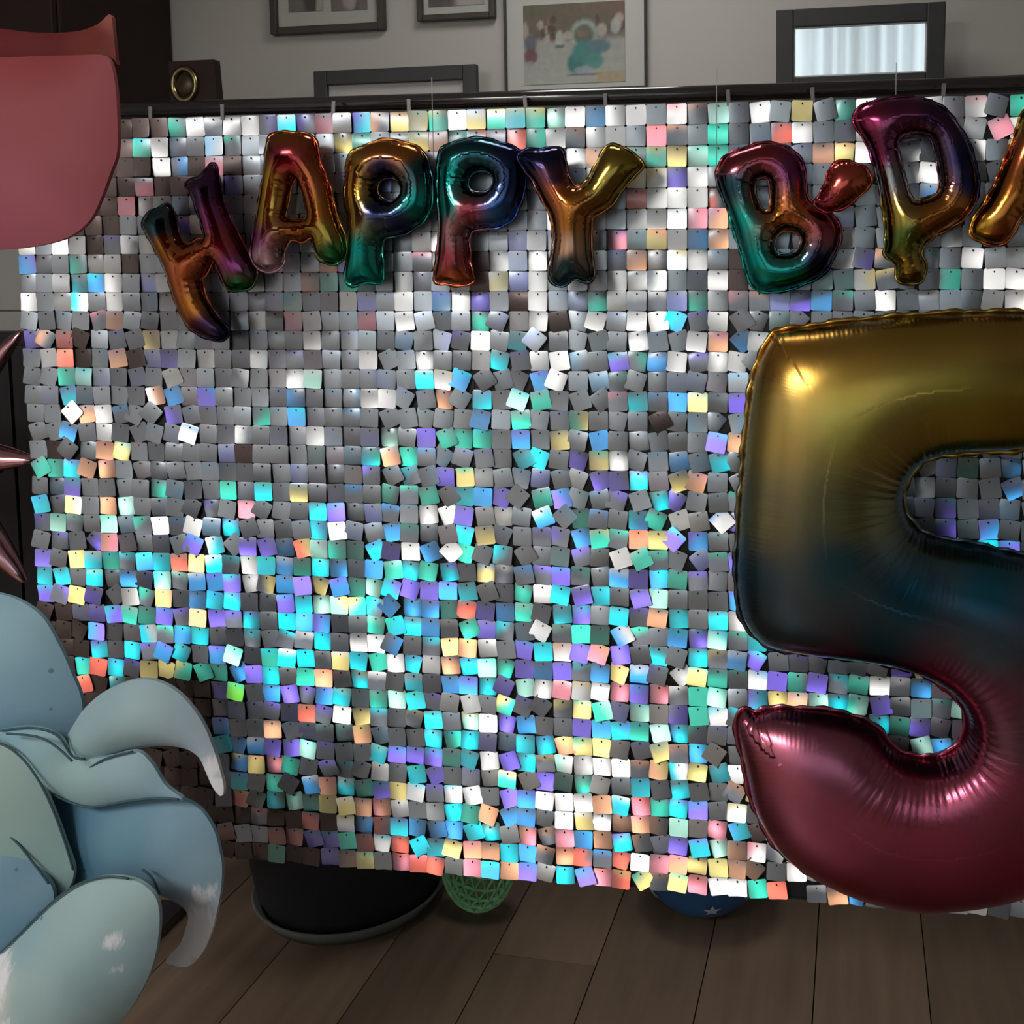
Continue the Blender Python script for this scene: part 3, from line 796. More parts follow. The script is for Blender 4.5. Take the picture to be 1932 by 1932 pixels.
balloon('letter_balloon', 'foil letter Y balloon with one navy arm and one olive gold arm', 'balloon', GL,
  [(978,300),(990,285),(1020,282),(1055,280),(1064,300),(1072,330),(1083,350),(1096,352),(1110,340),(1125,310),(1145,278),(1165,276),(1195,290),(1212,312),(1197,330),(1180,350),(1165,370),(1150,390),(1125,405),(1116,420),(1115,470),(1120,510),(1112,532),(1085,525),(1060,540),(1040,528),(1038,500),(1045,450),(1040,410),(1028,385),(1008,345)], [],
  YL - 0.016, 4.5, [(1000,300,NAVY),(1040,300,NAVY),(1055,340,DKPURP),(1060,360,COPPER),(1085,375,BROWN),(1130,350,OLIVE),(1170,310,OLIVE),(1195,305,OLIVE),(1080,420,BROWN),(1075,470,(190,150,120)),(1075,500,DKTEAL),(1075,530,DKTEAL)], M_FOIL)
balloon('letter_balloon', 'foil letter B balloon shading from maroon to deep teal', 'balloon', GL,
  [(1353,330),(1362,305),(1378,290),(1410,278),(1445,270),(1485,278),(1512,305),(1520,340),(1522,370),(1535,385),(1560,395),(1580,420),(1585,450),(1575,480),(1558,510),(1530,530),(1490,545),(1455,550),(1430,548),(1415,530),(1405,500),(1390,450),(1375,400),(1360,360)], [[(1425,345),(1440,335),(1452,345),(1452,392),(1440,395),(1428,375)], [(1462,455),(1475,438),(1495,435),(1510,448),(1505,470),(1485,480),(1465,475)]],
  YL, 4.5, [(1375,305,MAROON),(1440,285,MAROON),(1500,320,PURPLE),(1380,350,DKTEAL),(1395,420,TEAL),(1420,490,TEAL),(1460,535,TEAL),(1500,530,TEAL),(1545,500,NAVY),(1560,420,MAROON),(1500,400,COPPER),(1470,410,BROWN)], M_FOIL, thread=[(1352, 318, 0)])
balloon('dash_balloon', 'small crumpled red foil dash balloon between the B and the D', 'balloon', GL,
  [(1538,385),(1548,368),(1558,345),(1565,322),(1585,305),(1612,308),(1634,318),(1642,345),(1622,368),(1600,386),(1578,396),(1555,398)], [],
  YL - 0.035, 4.0, [(1550,380,MAROON),(1580,330,(190,80,70)),(1610,330,(190,90,75)),(1630,340,COPPER)], M_FOIL, pk=(1.0, 1.2))
balloon('letter_balloon', 'foil letter D balloon, plum at the top and golden green below', 'balloon', GL,
  [(1612,230),(1622,205),(1650,192),(1695,185),(1740,187),(1780,205),(1810,240),(1835,290),(1845,340),(1840,380),(1820,410),(1790,430),(1765,445),(1745,460),(1738,480),(1747,500),(1740,528),(1715,535),(1692,525),(1690,500),(1670,480),(1672,460),(1668,400),(1655,330),(1640,280)], [[(1695,280),(1705,260),(1735,255),(1755,262),(1765,290),(1772,340),(1765,365),(1740,375),(1722,375),(1707,330)]],
  YL, 4.5, [(1630,220,(150,50,85)),(1700,205,(110,55,90)),(1770,220,DKPURP),(1820,300,NAVY),(1830,350,NAVY),(1660,290,PURPLE),(1675,340,(140,140,140)),(1680,400,OLIVE),(1700,450,(90,110,50)),(1720,510,OLIVE),(1760,420,BROWN),(1800,400,BROWN)], M_FOIL, thread=[(1690, 190, 0)])
balloon('letter_balloon', 'foil letter A balloon in copper cut off by the right edge', 'balloon', GL,
  [(1930,215),(1945,200),(1975,198),(2000,210),(2015,260),(2040,330),(2065,400),(2070,440),(2045,455),(2015,445),(2000,410),(1985,395),(1950,395),(1925,415),(1908,445),(1888,462),(1855,456),(1832,440),(1838,412),(1862,378),(1890,318),(1912,262)], [[(1965,300),(1975,300),(1988,350),(1952,352)]],
  YL, 4.5, [(1940,220,OLIVE),(1905,300,COPPER),(1880,370,BROWN),(1850,430,GOLD),(1880,440,COPPER),(1980,300,BROWN),(2050,420,GREEN)], M_FOIL)

five = balloon('number_balloon', 'giant foil number 5 balloon shading from gold through teal to pink', 'balloon', None,
  [(1458,634),(1480,624),(1560,612),(1650,602),(1750,594),(1850,590),(1932,590),(2020,592),(2062,610),(2072,690),(2066,780),(2040,812),(1985,826),(1932,846),(1850,852),(1790,856),(1745,868),(1715,898),(1703,935),(1712,975),(1740,1005),(1790,1020),(1850,1030),(1932,1050),(1990,1072),(2060,1115),(2130,1200),(2160,1330),(2150,1450),(2100,1560),(2020,1638),(1932,1680),(1870,1696),(1800,1706),(1730,1710),(1680,1702),(1620,1687),(1560,1662),(1500,1627),(1460,1588),(1432,1540),(1417,1500),(1402,1430),(1391,1375),(1394,1348),(1408,1338),(1428,1347),(1445,1340),(1490,1337),(1560,1342),(1610,1352),(1650,1372),(1680,1405),(1710,1425),(1760,1430),(1800,1413),(1820,1388),(1822,1350),(1800,1310),(1750,1275),(1680,1252),(1600,1240),(1500,1228),(1442,1213),(1404,1170),(1390,1100),(1393,1000),(1400,900),(1409,800),(1424,700)], [],
  -0.105, 5.5,
  [(1500,650,(188,142,66)),(1600,700,(180,146,66)),(1750,640,(168,140,66)),(1900,640,(162,134,68)),(1450,800,(170,145,80)),(1600,800,(185,165,80)),(1800,760,(185,165,70)),(1900,800,(175,150,60)),
   (1440,950,(130,125,90)),(1600,950,(130,130,90)),(1430,1080,(70,95,110)),(1580,1040,(60,100,115)),(1700,1100,(45,100,125)),(1850,1090,(45,110,135)),(1500,1180,(75,95,105)),(1650,1190,(50,90,105)),(1850,1180,(90,110,125)),
   (1600,1232,(110,70,90)),(1760,1265,(140,60,85)),(1850,1290,(130,75,95)),(1900,1350,(125,85,100)),(1870,1450,(165,80,105)),(1420,1400,(170,95,110)),(1500,1450,(190,105,130)),(1600,1550,(195,100,125)),(1750,1560,(185,85,110)),(1600,1640,(175,75,90)),(1750,1680,(160,65,85)),(1900,1620,(170,70,95)),(1550,1380,(150,85,105))],
  M_FOIL5, k=0.80, cap=150, seam_w=9.0, pk=(0.10, 0.5))
fb5 = [c for c in five.children][0]
link('tape', box_mesh('tape', (-0.02, 0.05, 0.28), (0.02, 0.088, 0.34), 0.002), five, M_CLEAR)

# ------------------------------------------------------------------ painted foam flowers
def petal(name, outer, Y, bulge_m, anchors, mat, parent, org, ds=9.0, worn=None, lean=None, thick=0.006, smooth_pow=1.0, tone=0.92):
    V, F, isb, dd, arc, conc, bulge, loops = fill(outer, [], ds)
    b = (bulge / bulge.max()) ** (1.9 * smooth_pow)
    W = px_to_plane(V, Y, lean); n = len(V)
    front = W.copy(); front[:, 1] -= b * bulge_m
    back = front.copy(); back[:, 1] += thick
    a = V[F[:, 1]] - V[F[:, 0]]; c = V[F[:, 2]] - V[F[:, 0]]
    flip = (a[:, 0] * c[:, 1] - a[:, 1] * c[:, 0]) > 0
    F = F.copy(); F[flip] = F[flip][:, ::-1]
    faces = [tuple(f) for f in F.tolist()] + [tuple(n + x for x in f[::-1]) for f in F.tolist()]
    nb = len(loops[0])
    faces += [(i, (i + 1) % nb, n + (i + 1) % nb, n + i) for i in range(nb)]
    m = mesh_from(name, np.vstack([front, back]) - np.array(org), faces, True)
    if m.polygons[len(F) // 2].normal.y > 0: m.flip_normals()
    for k in range(2 * len(F), len(faces)): m.polygons[k].use_smooth = False
    sharp = m.attributes.new('sharp_edge', 'BOOLEAN', 'EDGE')
    flags = [False] * len(m.edges)
    for e in m.edges:
        i, j = e.vertices
        if (i < nb and j < nb) or (n <= i < n + nb and n <= j < n + nb): flags[e.index] = abs((i % n) - (j % n)) in (1, nb - 1)
    sharp.data.foreach_set('value', flags)
    cols = idw(V, anchors) * tone; set_color(m, 'paint', np.vstack([cols, cols]))
    wv = np.zeros(n)
    for (x, y, r, s) in (worn or []):
        wv = np.maximum(wv, s * np.exp(-((V[:, 0] - x) ** 2 + (V[:, 1] - y) ** 2) / r ** 2))
    set_float(m, 'worn', np.concatenate([wv, wv]))
    return link(name, m, parent, mat)

fb_ = atY(-90, 1900, -0.36); forg = Vector((fb_.x, fb_.y, 0))
fl = empty('foam_flower', Matrix.Translation(forg))
tag(fl, 'giant pale blue foam flower with curling petals at the lower left', 'flower')
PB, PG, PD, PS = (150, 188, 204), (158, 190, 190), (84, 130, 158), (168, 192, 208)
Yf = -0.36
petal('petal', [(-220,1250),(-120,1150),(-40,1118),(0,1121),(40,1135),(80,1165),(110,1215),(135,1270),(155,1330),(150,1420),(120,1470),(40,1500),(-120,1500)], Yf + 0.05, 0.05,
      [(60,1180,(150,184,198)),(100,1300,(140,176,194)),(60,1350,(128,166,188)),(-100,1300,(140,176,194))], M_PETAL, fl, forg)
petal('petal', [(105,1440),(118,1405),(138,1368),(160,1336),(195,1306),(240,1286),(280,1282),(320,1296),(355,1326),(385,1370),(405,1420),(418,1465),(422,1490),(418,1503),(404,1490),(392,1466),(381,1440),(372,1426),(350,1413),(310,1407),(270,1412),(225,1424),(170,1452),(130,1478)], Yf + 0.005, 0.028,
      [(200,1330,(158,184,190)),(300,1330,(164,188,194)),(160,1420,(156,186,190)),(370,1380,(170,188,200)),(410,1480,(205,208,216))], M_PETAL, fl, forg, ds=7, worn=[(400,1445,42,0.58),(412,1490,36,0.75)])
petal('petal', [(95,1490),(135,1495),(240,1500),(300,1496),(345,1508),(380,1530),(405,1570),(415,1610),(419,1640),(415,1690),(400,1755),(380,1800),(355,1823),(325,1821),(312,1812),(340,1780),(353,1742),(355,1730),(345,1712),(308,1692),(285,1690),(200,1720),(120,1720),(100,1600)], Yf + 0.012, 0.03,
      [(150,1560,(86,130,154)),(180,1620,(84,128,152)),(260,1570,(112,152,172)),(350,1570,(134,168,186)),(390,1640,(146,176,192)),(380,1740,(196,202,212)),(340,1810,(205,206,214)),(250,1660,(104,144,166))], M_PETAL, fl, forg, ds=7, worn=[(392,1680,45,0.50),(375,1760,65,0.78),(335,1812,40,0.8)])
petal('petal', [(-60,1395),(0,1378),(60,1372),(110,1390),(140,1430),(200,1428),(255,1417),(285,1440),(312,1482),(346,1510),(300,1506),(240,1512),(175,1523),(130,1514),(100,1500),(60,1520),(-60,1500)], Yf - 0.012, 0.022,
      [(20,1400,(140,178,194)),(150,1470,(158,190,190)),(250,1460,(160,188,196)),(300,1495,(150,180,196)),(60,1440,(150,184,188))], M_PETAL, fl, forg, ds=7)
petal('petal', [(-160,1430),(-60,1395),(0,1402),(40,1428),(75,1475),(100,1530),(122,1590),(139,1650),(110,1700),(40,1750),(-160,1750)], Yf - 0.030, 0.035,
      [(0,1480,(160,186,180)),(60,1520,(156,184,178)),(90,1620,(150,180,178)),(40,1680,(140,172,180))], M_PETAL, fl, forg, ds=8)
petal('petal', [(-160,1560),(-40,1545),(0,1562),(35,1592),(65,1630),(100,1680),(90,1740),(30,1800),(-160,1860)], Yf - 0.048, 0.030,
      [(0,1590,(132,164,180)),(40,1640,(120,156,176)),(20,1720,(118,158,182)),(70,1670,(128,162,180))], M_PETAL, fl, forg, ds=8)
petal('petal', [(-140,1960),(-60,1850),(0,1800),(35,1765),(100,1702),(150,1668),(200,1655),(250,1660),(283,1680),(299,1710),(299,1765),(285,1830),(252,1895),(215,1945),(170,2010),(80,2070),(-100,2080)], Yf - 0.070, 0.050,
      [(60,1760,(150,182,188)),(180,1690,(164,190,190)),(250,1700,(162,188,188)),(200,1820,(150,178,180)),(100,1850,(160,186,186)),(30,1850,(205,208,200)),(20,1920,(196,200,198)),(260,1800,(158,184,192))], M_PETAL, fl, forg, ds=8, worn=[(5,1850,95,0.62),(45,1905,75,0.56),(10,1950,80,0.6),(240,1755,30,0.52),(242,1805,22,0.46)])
M_LINE = simple('dark_blue_line', (0.035, 0.085, 0.11), 0.6, noise=0.2, scale=30)  # dark tubes along petal edges draw the gap shadows and blue edge lines
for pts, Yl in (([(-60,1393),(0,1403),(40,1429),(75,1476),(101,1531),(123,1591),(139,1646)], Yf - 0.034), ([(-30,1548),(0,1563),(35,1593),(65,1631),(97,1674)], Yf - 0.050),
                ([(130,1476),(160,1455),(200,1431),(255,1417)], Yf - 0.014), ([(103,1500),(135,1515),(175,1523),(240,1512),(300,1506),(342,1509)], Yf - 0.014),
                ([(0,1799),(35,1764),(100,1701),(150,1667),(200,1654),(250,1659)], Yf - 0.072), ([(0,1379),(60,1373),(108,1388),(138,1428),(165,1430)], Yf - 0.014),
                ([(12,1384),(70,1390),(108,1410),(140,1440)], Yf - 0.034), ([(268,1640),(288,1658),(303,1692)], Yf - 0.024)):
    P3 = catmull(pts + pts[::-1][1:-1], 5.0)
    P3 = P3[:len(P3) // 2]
    link('painted_gap_shadow', tube_mesh('painted_gap_shadow', [atY(a, b, Yl - 0.003) - forg for a, b in P3], 0.0014, 6), fl, M_LINE)
c_ = atY(-70, 1600, Yf + 0.06)
link('stem', tube_mesh('stem', [Vector((0, 0.05, 0.0)), Vector((-0.02, 0.06, 0.3)), c_ - forg], 0.014, 10), fl, simple('stem_green', (0.05, 0.12, 0.07), 0.6, noise=0.15))
link('base', lathe_mesh('base', [(0.0, 0.0), (0.13, 0.0), (0.13, 0.012), (0.02, 0.02), (0.0, 0.02)]), fl, M_BLACKPLASTIC).location = (0, 0.05, 0)

pb_ = atY(-440, 1500, -0.40); porg = Vector((pb_.x, pb_.y, 0))
pk_ = empty('foam_flower', Matrix.Translation(porg))
tag(pk_, 'giant pink foam flower with a dark red rim at the upper left', 'flower')
Yp = -0.40
petal('petal', [(-330,120),(-200,92),(-80,100),(0,108),(60,106),(140,104),(190,103),(206,112),(216,150),(221,210),(221,285),(208,326),(192,370),(172,412),(142,440),(105,456),(55,466),(0,471),(-120,474),(-280,440),(-350,300)], Yp, 0.03,
      [(100,130,(178,82,86)),(100,220,(184,92,98)),(150,300,(190,104,112)),(60,380,(196,110,124)),(0,440,(196,108,126)),(190,250,(188,98,106)),(-150,250,(186,94,100))], M_PINK, pk_, porg, ds=11, tone=0.70)
petal('rim_petal', [(-330,80),(-200,60),(-80,50),(0,54),(50,60),(100,62),(150,58),(185,45),(208,26),(213,55),(218,108),(214,130),(150,140),(60,140),(-60,140),(-300,150)], Yp + 0.010, 0.004,
      [(0,75,(128,32,34)),(100,85,(126,32,34)),(180,70,(138,48,30)),(206,30,(190,105,95)),(-200,90,(128,32,34))], M_PINK, pk_, porg, ds=9, tone=0.62)
c_ = atY(-290, 300, Yp + 0.02)
link('stem', tube_mesh('stem', [Vector((0, 0.03, 0)), Vector((0, 0.03, 0.6)), c_ - porg], 0.014, 10), pk_, simple('stem_brown', (0.06, 0.04, 0.03), 0.6, noise=0.15))
link('base', lathe_mesh('base', [(0.0, 0.0), (0.14, 0.0), (0.14, 0.012), (0.02, 0.02), (0.0, 0.02)]), pk_, M_BLACKPLASTIC).location = (0, 0.03, 0)

# ------------------------------------------------------------------ behind the backdrop: furniture, pictures
def room_root(name, loc): return empty(name, ROOM @ Matrix.Translation(loc))
def rpart(name, lo, hi, root, loc, mat, bevel=0.0):
    return link(name, box_mesh(name, [lo[i] - loc[i] for i in range(3)], [hi[i] - loc[i] for i in range(3)], bevel), root, mat)
# shelf on the back wall
YS = WALL_Y - 0.16
sh_top = room_at(1222, 170, YS).z; sh_l = room_at(660, 180, YS).x
loc = (sh_l, YS, sh_top - 0.06)
s = room_root('wall_shelf', loc)
tag(s, 'long black wooden shelf along the back wall carrying pictures', 'shelf')
rpart('board', (sh_l, YS, sh_top - 0.045), (1.9, WALL_Y - 0.001, sh_top), s, loc, M_LEDGE, 0.003)
rpart('lip', (sh_l, YS - 0.012, sh_top - 0.05), (1.9, YS, sh_top), s, loc, M_LEDGE, 0.002)
for bx in (0.2, 1.2): rpart('bracket', (bx - 0.015, YS + 0.01, sh_top - 0.14), (bx + 0.015, WALL_Y - 0.001, sh_top - 0.045), s, loc, M_LEDGE, 0.002)

def photo_mesh(x0, x1, z0, z1, paint, n=48):
    V, F, cs = [], [], []
    for j in range(n + 1):
        for i in range(n + 1):
            u, v = i / n, j / n; V.append((x0 + (x1 - x0) * u, 0, z0 + (z1 - z0) * v)); cs.append(paint(u, v))
    for j in range(n):
        for i in range(n):
            k = j * (n + 1) + i; F.append((k, k + 1, k + n + 2, k + n + 1))
    m = mesh_from('photo', V, F); set_color(m, 'paint', np.array(cs)); m.materials.append(M_PHOTO); return m
def frame(name, label, cat, px0, px1, py0, py1, Y, bar, barmat, mount=0.0, photos=(), mirror=False, depth=0.02, tilt=0.0, backcol=None):
    """px/py: outer edges in the picture; everything is built as a real frame standing at room depth Y"""
    cxp, cyp = (px0 + px1) / 2, (py0 + py1) / 2
    a = room_at(px0, cyp, Y); b = room_at(px1, cyp, Y); t = room_at(cxp, py0, Y); u = room_at(cxp, py1, Y)
    W, H = b.x - a.x, t.z - u.z
    root = empty(name, ROOM @ Matrix.Translation(((a.x + b.x) / 2, Y, u.z)) @ Matrix.Rotation(tilt, 4, 'X'))
    tag(root, label, cat, 'pictures on the back wall')
    w2 = W / 2
    parts = [((-w2, -depth, 0), (-w2 + bar, 0, H)), ((w2 - bar, -depth, 0), (w2, 0, H)), ((-w2 + bar, -depth, 0), (w2 - bar, 0, bar)), ((-w2 + bar, -depth, H - bar), (w2 - bar, 0, H))]
    for lo, hi in parts:
        link('frame_bar', box_mesh('frame_bar', lo, hi, min(0.0025, bar * 0.3)), root, barmat)
    if mirror:
        link('mirror_glass', box_mesh('mirror_glass', (-w2 + bar, -0.010, bar), (w2 - bar, -0.006, H - bar)), root, M_MIRROR)
        lb = 0.0035
        bm = bmesh.new()
        for lo, hi in (((-w2 + bar, -0.013, bar), (-w2 + bar + lb, -0.009, H - bar)), ((w2 - bar - lb, -0.013, bar), (w2 - bar, -0.009, H - bar)), ((-w2 + bar, -0.013, bar), (w2 - bar, -0.009, bar + lb)), ((-w2 + bar, -0.013, H - bar - lb), (w2 - bar, -0.009, H - bar))):
            g = bmesh.ops.create_cube(bm, size=1)
            for v in g['verts']: v.co = Vector([lo[i] + (v.co[i] + 0.5) * (hi[i] - lo[i]) for i in range(3)])
        mm = bpy.data.meshes.new('inner_edge'); bm.to_mesh(mm); bm.free(); link('inner_edge', mm, root, M_WHITE)
    else:
        link('mount', box_mesh('mount', (-w2 + bar, -0.007, bar), (w2 - bar, -0.003, H - bar)), root, backcol or M_MAT)
    for (qx0, qx1, qy0, qy1, paint) in photos:
        p0 = room_at(qx0, qy1, Y); p1 = room_at(qx1, qy0, Y); cx = (a.x + b.x) / 2
        link('photo', photo_mesh(p0.x - cx, p1.x - cx, p0.z - u.z, p1.z - u.z, paint), root).location = (0, -0.0085, 0)
    return root
def L(*c): return srgb(*c)
def lerp(a, b, t): return tuple(x + (y - x) * t for x, y in zip(a, b))
def ell(u, v, cx, cy, rx, ry, soft=0.25):
    d = ((u - cx) / rx) ** 2 + ((v - cy) / ry) ** 2
    return max(0.0, min(1.0, (1 + soft - d) / (2 * soft)))
def paint_bw(seed):
    r = random.Random(seed); bl = [(r.random(), r.random(), r.uniform(.1, .3), r.uniform(.15, .5), r.choice([(70, 62, 62), (150, 142, 138), (100, 92, 92), (175, 168, 160)])) for _ in range(7)]
    def f(u, v):
        c = L(120, 112, 108)
        for (x, y, rx, ry, k) in bl: c = lerp(c, L(*k), 0.8 * ell(u, v, x, y, rx, ry, 0.5))
        return c
    return f
def paint_dance(u, v):
    c = lerp(L(165, 168, 160), L(150, 150, 142), v)
    if v > 0.52: c = lerp(c, L(108, 100, 88), min(1, (v - 0.52) / 0.08))
    if v > 0.82: c = lerp(c, lerp(L(100, 104, 86), L(120, 98, 88), u), min(1, (v - 0.82) / 0.1))
    r = random.Random(4)
    for _ in range(26):
        x, y, rx, ry = r.random(), r.uniform(0.55, 0.8), r.uniform(.015, .05), r.uniform(.04, .11)
        k = r.choice([(180, 170, 160), (80, 72, 66), (150, 110, 100), (70, 76, 60), (175, 178, 172), (130, 120, 110)])
        c = lerp(c, L(*k), 0.75 * ell(u, v, x, y, rx, ry, 0.4))
    for (x, y, rx, ry, k, s) in ((0.36, .56, .04, .11, (175, 180, 170), .8), (.36, .47, .05, .02, (85, 92, 80), .8), (.07, .52, .06, .12, (95, 96, 110), .9), (.07, .36, .07, .10, (115, 78, 80), .95), (.06, .26, .05, .04, (150, 150, 160), .7),
                                 (.60, .62, .13, .17, (160, 172, 162), .85), (.60, .60, .10, .13, (90, 98, 88), .9), (.58, .62, .05, .05, (135, 110, 98), .8), (.52, .25, .09, .13, (70, 122, 118), 1), (.62, .38, .14, .15, (78, 132, 128), 1), (.74, .45, .12, .09, (96, 122, 128), 1), (.70, .27, .09, .10, (84, 138, 132), .9), (.60, .16, .10, .05, (150, 160, 168), .8), (.60, .105, .16, .018, (90, 92, 86), .8)):
        c = lerp(c, L(*k), s * ell(u, v, x, y, rx, ry, 0.35))
    if u > 0.72 and v < 0.14: c = lerp(c, L(170, 148, 110), 0.7)
    return c
Yw = WALL_Y - 0.004
frame('picture_frame', 'brown framed pair of small photographs in a pale mount', 'picture', 514, 728, -110, 63, Yw, 0.0185, M_FRAMEBRN,
      photos=[(548, 610, -60, 25, paint_bw(1)), (628, 694, -60, 23, paint_bw(2))])
frame('picture_frame', 'small brown framed photograph hanging at the top of the wall', 'picture', 790, 936, -120, 39, Yw, 0.0145, M_FRAMEBRN,
      photos=[(811, 914, -80, 15, paint_bw(9))])
frame('picture_frame', 'tall pale print of a dancer in turquoise within a thin black edge', 'picture', 954, 1221, -150, 172, Yw, 0.0045, M_FRAMEBLK,
      photos=[(991, 1180, 2, 162, paint_dance)], backcol=simple('print_board', (0.50, 0.50, 0.46), 0.75, noise=0.04, scale=5))
Yk = WALL_Y - 0.05
frame('picture_frame', 'wide black frame around a blank pale panel, partly hidden by the backdrop', 'picture', 601, 905, 130, 330, Yk, 0.036, M_FRAMEBLK,
      backcol=simple('blank_panel', (0.52, 0.49, 0.47), 0.8, noise=0.03, scale=5))
mir = frame('wall_mirror', 'black framed mirror on the shelf reflecting a bright curtain', 'mirror', 1466, 1781, 16, 176, WALL_Y - 0.10, 0.040, M_FRAMEBLK, mirror=True, tilt=math.radians(5.0))

# dark wardrobe at the left
Yd = WALL_Y - 0.42
wx = room_at(325, 60, WALL_Y).x
loc = (wx - 0.55, Yd, 0)
wr = room_root('wardrobe', loc)
tag(wr, 'tall dark brown wardrobe in the left corner', 'wardrobe')
rpart('body', (wx - 1.1, Yd, 0.0), (wx, WALL_Y - 0.004, 2.42), wr, loc, M_DARKWOOD, 0.004)
for k2 in range(2):
    d0 = wx - 1.1 + 0.55 * k2
    dr = rpart('door', (d0 + 0.006, Yd - 0.018, 0.08), (d0 + 0.544, Yd - 0.001, 2.38), wr, loc, M_DARKWOOD, 0.003)
    link('handle', tube_mesh('handle', [(d0 + (0.49 if k2 == 0 else 0.06) - loc[0], -0.04, 1.0), (d0 + (0.49 if k2 == 0 else 0.06) - loc[0], -0.04, 1.2)], 0.006, 8), dr, M_BRASS)
# wooden block with brass ring
Yb = WALL_Y - 0.36
a = room_at(322, 200, Yb); b = room_at(403, 112, Yb); bl = room_at(414, 215, Yb)
loc = (a.x, Yb, a.z - 0.05)
cab_top = bl.z - 0.03
ck = room_root('wooden_ornament', (0.5 * (a.x + b.x), Yb, cab_top))
tag(ck, 'small dark wooden case with a round brass ring beside the wardrobe', 'ornament')
hw = (b.x - a.x) / 2; hb = (bl.x - a.x) - hw; hz = b.z - cab_top
cm = mesh_from('case', [(-hw, 0, 0), (hb, 0, 0), (hb, 0.025, 0), (-hw, 0.025, 0), (-hw, 0, hz), (hw, 0, hz), (hw, 0.025, hz), (-hw, 0.025, hz)], [(0, 1, 5, 4), (1, 2, 6, 5), (2, 3, 7, 6), (3, 0, 4, 7), (4, 5, 6, 7), (3, 2, 1, 0)])
link('case', cm, ck, M_DARKWOOD)
rc = room_at(350, 160, Yb); rcx, rcz = rc.x - 0.5 * (a.x + b.x), rc.z - cab_top
rr = (room_at(375, 160, Yb).x - rc.x)
ring = [(rcx + rr * 0.86 * math.cos(t), -0.004, rcz + rr * 1.06 * math.sin(t)) for t in np.linspace(0, 2 * math.pi, 33)]
link('brass_ring', tube_mesh('brass_ring', ring, rr * 0.20, 8, False), ck, M_BRASS)
dm = lathe_mesh('dial', [(0, 0.004), (rr * 0.6, 0.004), (rr * 0.7, 0.0)], 24)
dl = link('boss', dm, ck, M_BRASSDK); dl.location = (rcx, -0.002, rcz); dl.rotation_euler = (math.pi / 2, 0, 0)
# cabinet that carries it (black, its top hidden behind the sequins)
cl, cr = room_at(-160, 700, 2.05), room_at(430, 700, 2.05)
c1 = room_root('sideboard', ((cl.x + cr.x) / 2, 2.05, 0))
loc = ((cl.x + cr.x) / 2, 2.05, 0)
top_black = room_at(20, 626, 2.05).z
tag(c1, 'low black sideboard behind the left edge of the backdrop', 'sideboard')
rpart('body', (cl.x, 2.05, 0.06), (cr.x, 2.17, top_black), c1, loc, M_BLACKCAB, 0.003)
rpart('plinth', (cl.x + 0.02, 2.07, 0.0), (cr.x - 0.02, 2.16, 0.06), c1, loc, M_BLACKCAB)
nd = 3
for k2 in range(nd):
    d0 = cl.x + (cr.x - cl.x) * k2 / nd; d1 = cl.x + (cr.x - cl.x) * (k2 + 1) / nd
    rpart('door', (d0 + 0.004, 2.036, 0.08), (d1 - 0.004, 2.049, top_black - 0.03), c1, loc, M_BLACKCAB, 0.002)
# pale box on it
bx0, bx1 = room_at(-140, 540, 2.08).x, room_at(190, 540, 2.08).x
bt = room_at(20, 400, 2.08).z; bs = room_at(20, 586, 2.08).z
loc = ((bx0 + bx1) / 2, 2.08, top_black)
b1 = room_root('storage_box', loc)
tag(b1, 'plain pale grey storage box standing on the black sideboard', 'box')
rpart('body', (bx0, 2.08, bs), (bx1, 2.165, bt), b1, loc, M_BOX, 0.003)
rpart('base', (bx0 - 0.003, 2.077, top_black), (bx1 + 0.003, 2.167, bs - 0.0015), b1, loc, M_BOX, 0.002)
# tall black cabinet behind the sequins that carries the clock
kx0, kx1 = wx + 0.01, room_at(470, 215, Yb).x
loc = ((kx0 + kx1) / 2, Yb - 0.01, 0)
kc = room_root('tall_cabinet', loc)
tag(kc, 'dark cabinet behind the sequins under the brass ringed case', 'cabinet')
rpart('body', (kx0, Yb - 0.01, 0.0), (kx1, WALL_Y - 0.004, cab_top), kc, loc, M_DARKWOOD, 0.003)
rpart('door', (kx0 + 0.01, Yb - 0.026, 0.06), (kx1 - 0.01, Yb - 0.011, cab_top - 0.03), kc, loc, M_DARKWOOD, 0.003)

# starburst balloon
Ysb = 0.22
sc0 = atY(-158, 852, Ysb)
sb = empty('starburst_balloon', Matrix.Translation(sc0))
tag(sb, 'rose pink foil starburst balloon whose spikes poke in from the left', 'balloon')
mpp = (atY(0, 850, Ysb) - atY(1, 850, Ysb)).length
def spike(direction, length, r0):
    d = Vector(direction).normalized(); seg = 10; V, F = [], []
    a = d.orthogonal().normalized(); b = d.cross(a)
    prof = [(0.10, 1.0), (0.35, 0.92), (0.6, 0.70), (0.8, 0.48), (0.93, 0.27), (0.985, 0.15), (1.0, 0.02)]
    for (t, rr_) in prof:
        for q in range(seg):
            an = 2 * math.pi * q / seg; f = 1.0 + 0.22 * math.cos(2 * an)
            V.append(d * (t * length) + (a * math.cos(an) + b * math.sin(an)) * r0 * rr_ * f)
    for i in range(len(prof) - 1):
        for q in range(seg): F.append((i * seg + q, i * seg + (q + 1) % seg, (i + 1) * seg + (q + 1) % seg, (i + 1) * seg + q))
    return mesh_from('spike', V, F, True)
dirs = [((0 + 158 + 45, 0, (852 - 662 + 8)), 300, 33), ((223, 0, -10), 224, 36), ((193, 0, -223), 296, 36)]
for dv, ln, rr_ in dirs: link('spike', spike(dv, ln * mpp, rr_ * mpp), sb, M_ROSEFOIL)
for ang in (95, 140, 185, 230, 265):
    link('spike', spike((math.cos(math.radians(ang)), 0.1, math.sin(math.radians(ang))), 280 * mpp, 34 * mpp), sb, M_ROSEFOIL)
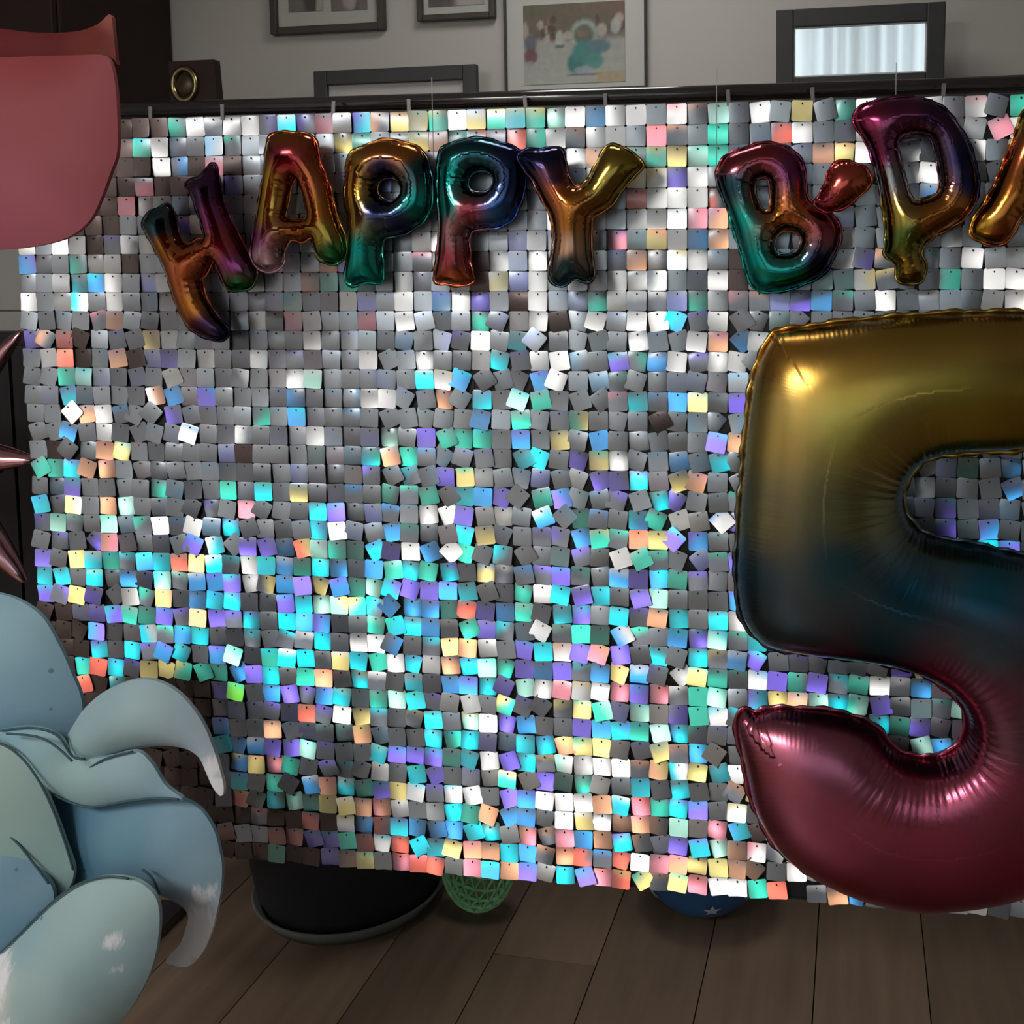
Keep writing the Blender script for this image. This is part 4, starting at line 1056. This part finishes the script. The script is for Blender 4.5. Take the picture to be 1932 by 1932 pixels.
for dv in ((0.3, -1, 0.4), (-0.5, -1, -0.3), (0.0, -1, -0.7), (-0.4, 1, 0.5), (0.2, 1, -0.4), (-0.6, -0.6, 0.6)): link('spike', spike(dv, 0.19, 34 * mpp), sb, M_ROSEFOIL)
cb = bmesh.new(); bmesh.ops.create_icosphere(cb, subdivisions=3, radius=70 * mpp)
cmh = bpy.data.meshes.new('core'); cb.to_mesh(cmh); cb.free(); cmh.polygons.foreach_set('use_smooth', [True] * len(cmh.polygons))
link('core', cmh, sb, M_ROSEFOIL)
link('ribbon', tube_mesh('ribbon', [Vector((0, 0.05, 0.08)), Vector((-0.02, 0.08, 0.5)), Vector((-0.05, 0.10, 2.49 - sc0.z))], 0.0015, 5), sb, M_THREAD)

# ------------------------------------------------------------------ things on the floor under the backdrop
g = room_floor(572, 1800)
tb = room_root('tub', (g.x, g.y + 0.20, 0)); tag(tb, 'dark navy round tub standing in a pale dish under the backdrop', 'tub')
link('dish', lathe_mesh('dish', [(0, 0.0), (0.172, 0.0), (0.196, 0.034), (0.191, 0.036), (0.170, 0.012), (0, 0.012)]), tb, M_DISH)
link('tub_body', lathe_mesh('tub_body', [(0, 0.013), (0.168, 0.013), (0.186, 0.05), (0.226, 0.30), (0.233, 0.36), (0.225, 0.36), (0.215, 0.30), (0.15, 0.06), (0, 0.05)]), tb, M_TUB)

g = room_floor(888, 1723)
gb = bmesh.new(); bmesh.ops.create_icosphere(gb, subdivisions=3, radius=1.0)
for v in gb.verts:
    x, y, z = v.co
    v.co = Vector((x * 0.074 * (1 + 0.12 * max(0, z)), y * 0.045, (z + 1.0) * 0.098))
gm = bpy.data.meshes.new('lattice_basket'); gb.to_mesh(gm); gb.free()
gk = link('lattice_basket', gm, None, M_GREEN); gk.matrix_local = ROOM @ Matrix.Translation((g.x, g.y + 0.012, 0.0022)) @ Matrix.Rotation(0.15, 4, 'Y')
wf = gk.modifiers.new('lattice', 'WIREFRAME'); wf.thickness = 0.0085; wf.use_even_offset = False
tag(gk, 'green plastic lattice basket with rounded end on the floor', 'basket')

g = room_floor(1325, 1713)
rb_ = 0.135
bbl = room_root('star_balloon', (g.x, g.y + 0.005, 0)); tag(bbl, 'round blue balloon printed with white stars on the floor', 'balloon')
bm = bmesh.new(); bmesh.ops.create_uvsphere(bm, u_segments=40, v_segments=24, radius=rb_)
bmm = bpy.data.meshes.new('ball'); bm.to_mesh(bmm); bm.free(); bmm.polygons.foreach_set('use_smooth', [True] * len(bmm.polygons))
ball = link('ball', bmm, bbl, M_BLUE); ball.location = (0, 0, rb_)
def star(center_dir, size, rot):
    d = Vector(center_dir).normalized(); a = d.cross(Vector((0, 0, 1))).normalized(); b = a.cross(d)
    V = [d * (rb_ + 0.0012)]; 
    for k3 in range(10):
        rr2 = size if k3 % 2 == 0 else size * 0.42; an = rot + k3 * math.pi / 5
        V.append((d * rb_ + (a * math.cos(an) + b * math.sin(an)) * rr2).normalized() * (rb_ + 0.0012))
    return mesh_from('star', V, [(0, 1 + k3, 1 + (k3 + 1) % 10) for k3 in range(10)])
rs = random.Random(9)
for dv, sz, ro in (((0.25, -0.80, -0.55), 0.019, 0.3), ((-0.62, -0.55, -0.45), 0.024, 0.9), ((0.72, -0.45, -0.42), 0.02, 0.1), ((-0.45, -0.5, -0.78), 0.014, 0.5), ((0.0, -0.9, 0.2), 0.024, 0.2), ((0.6, -0.7, 0.3), 0.02, 0.6), ((-0.6, -0.7, 0.4), 0.02, 0.6)):
    link('star', star(dv, sz, ro), ball, M_STAR)
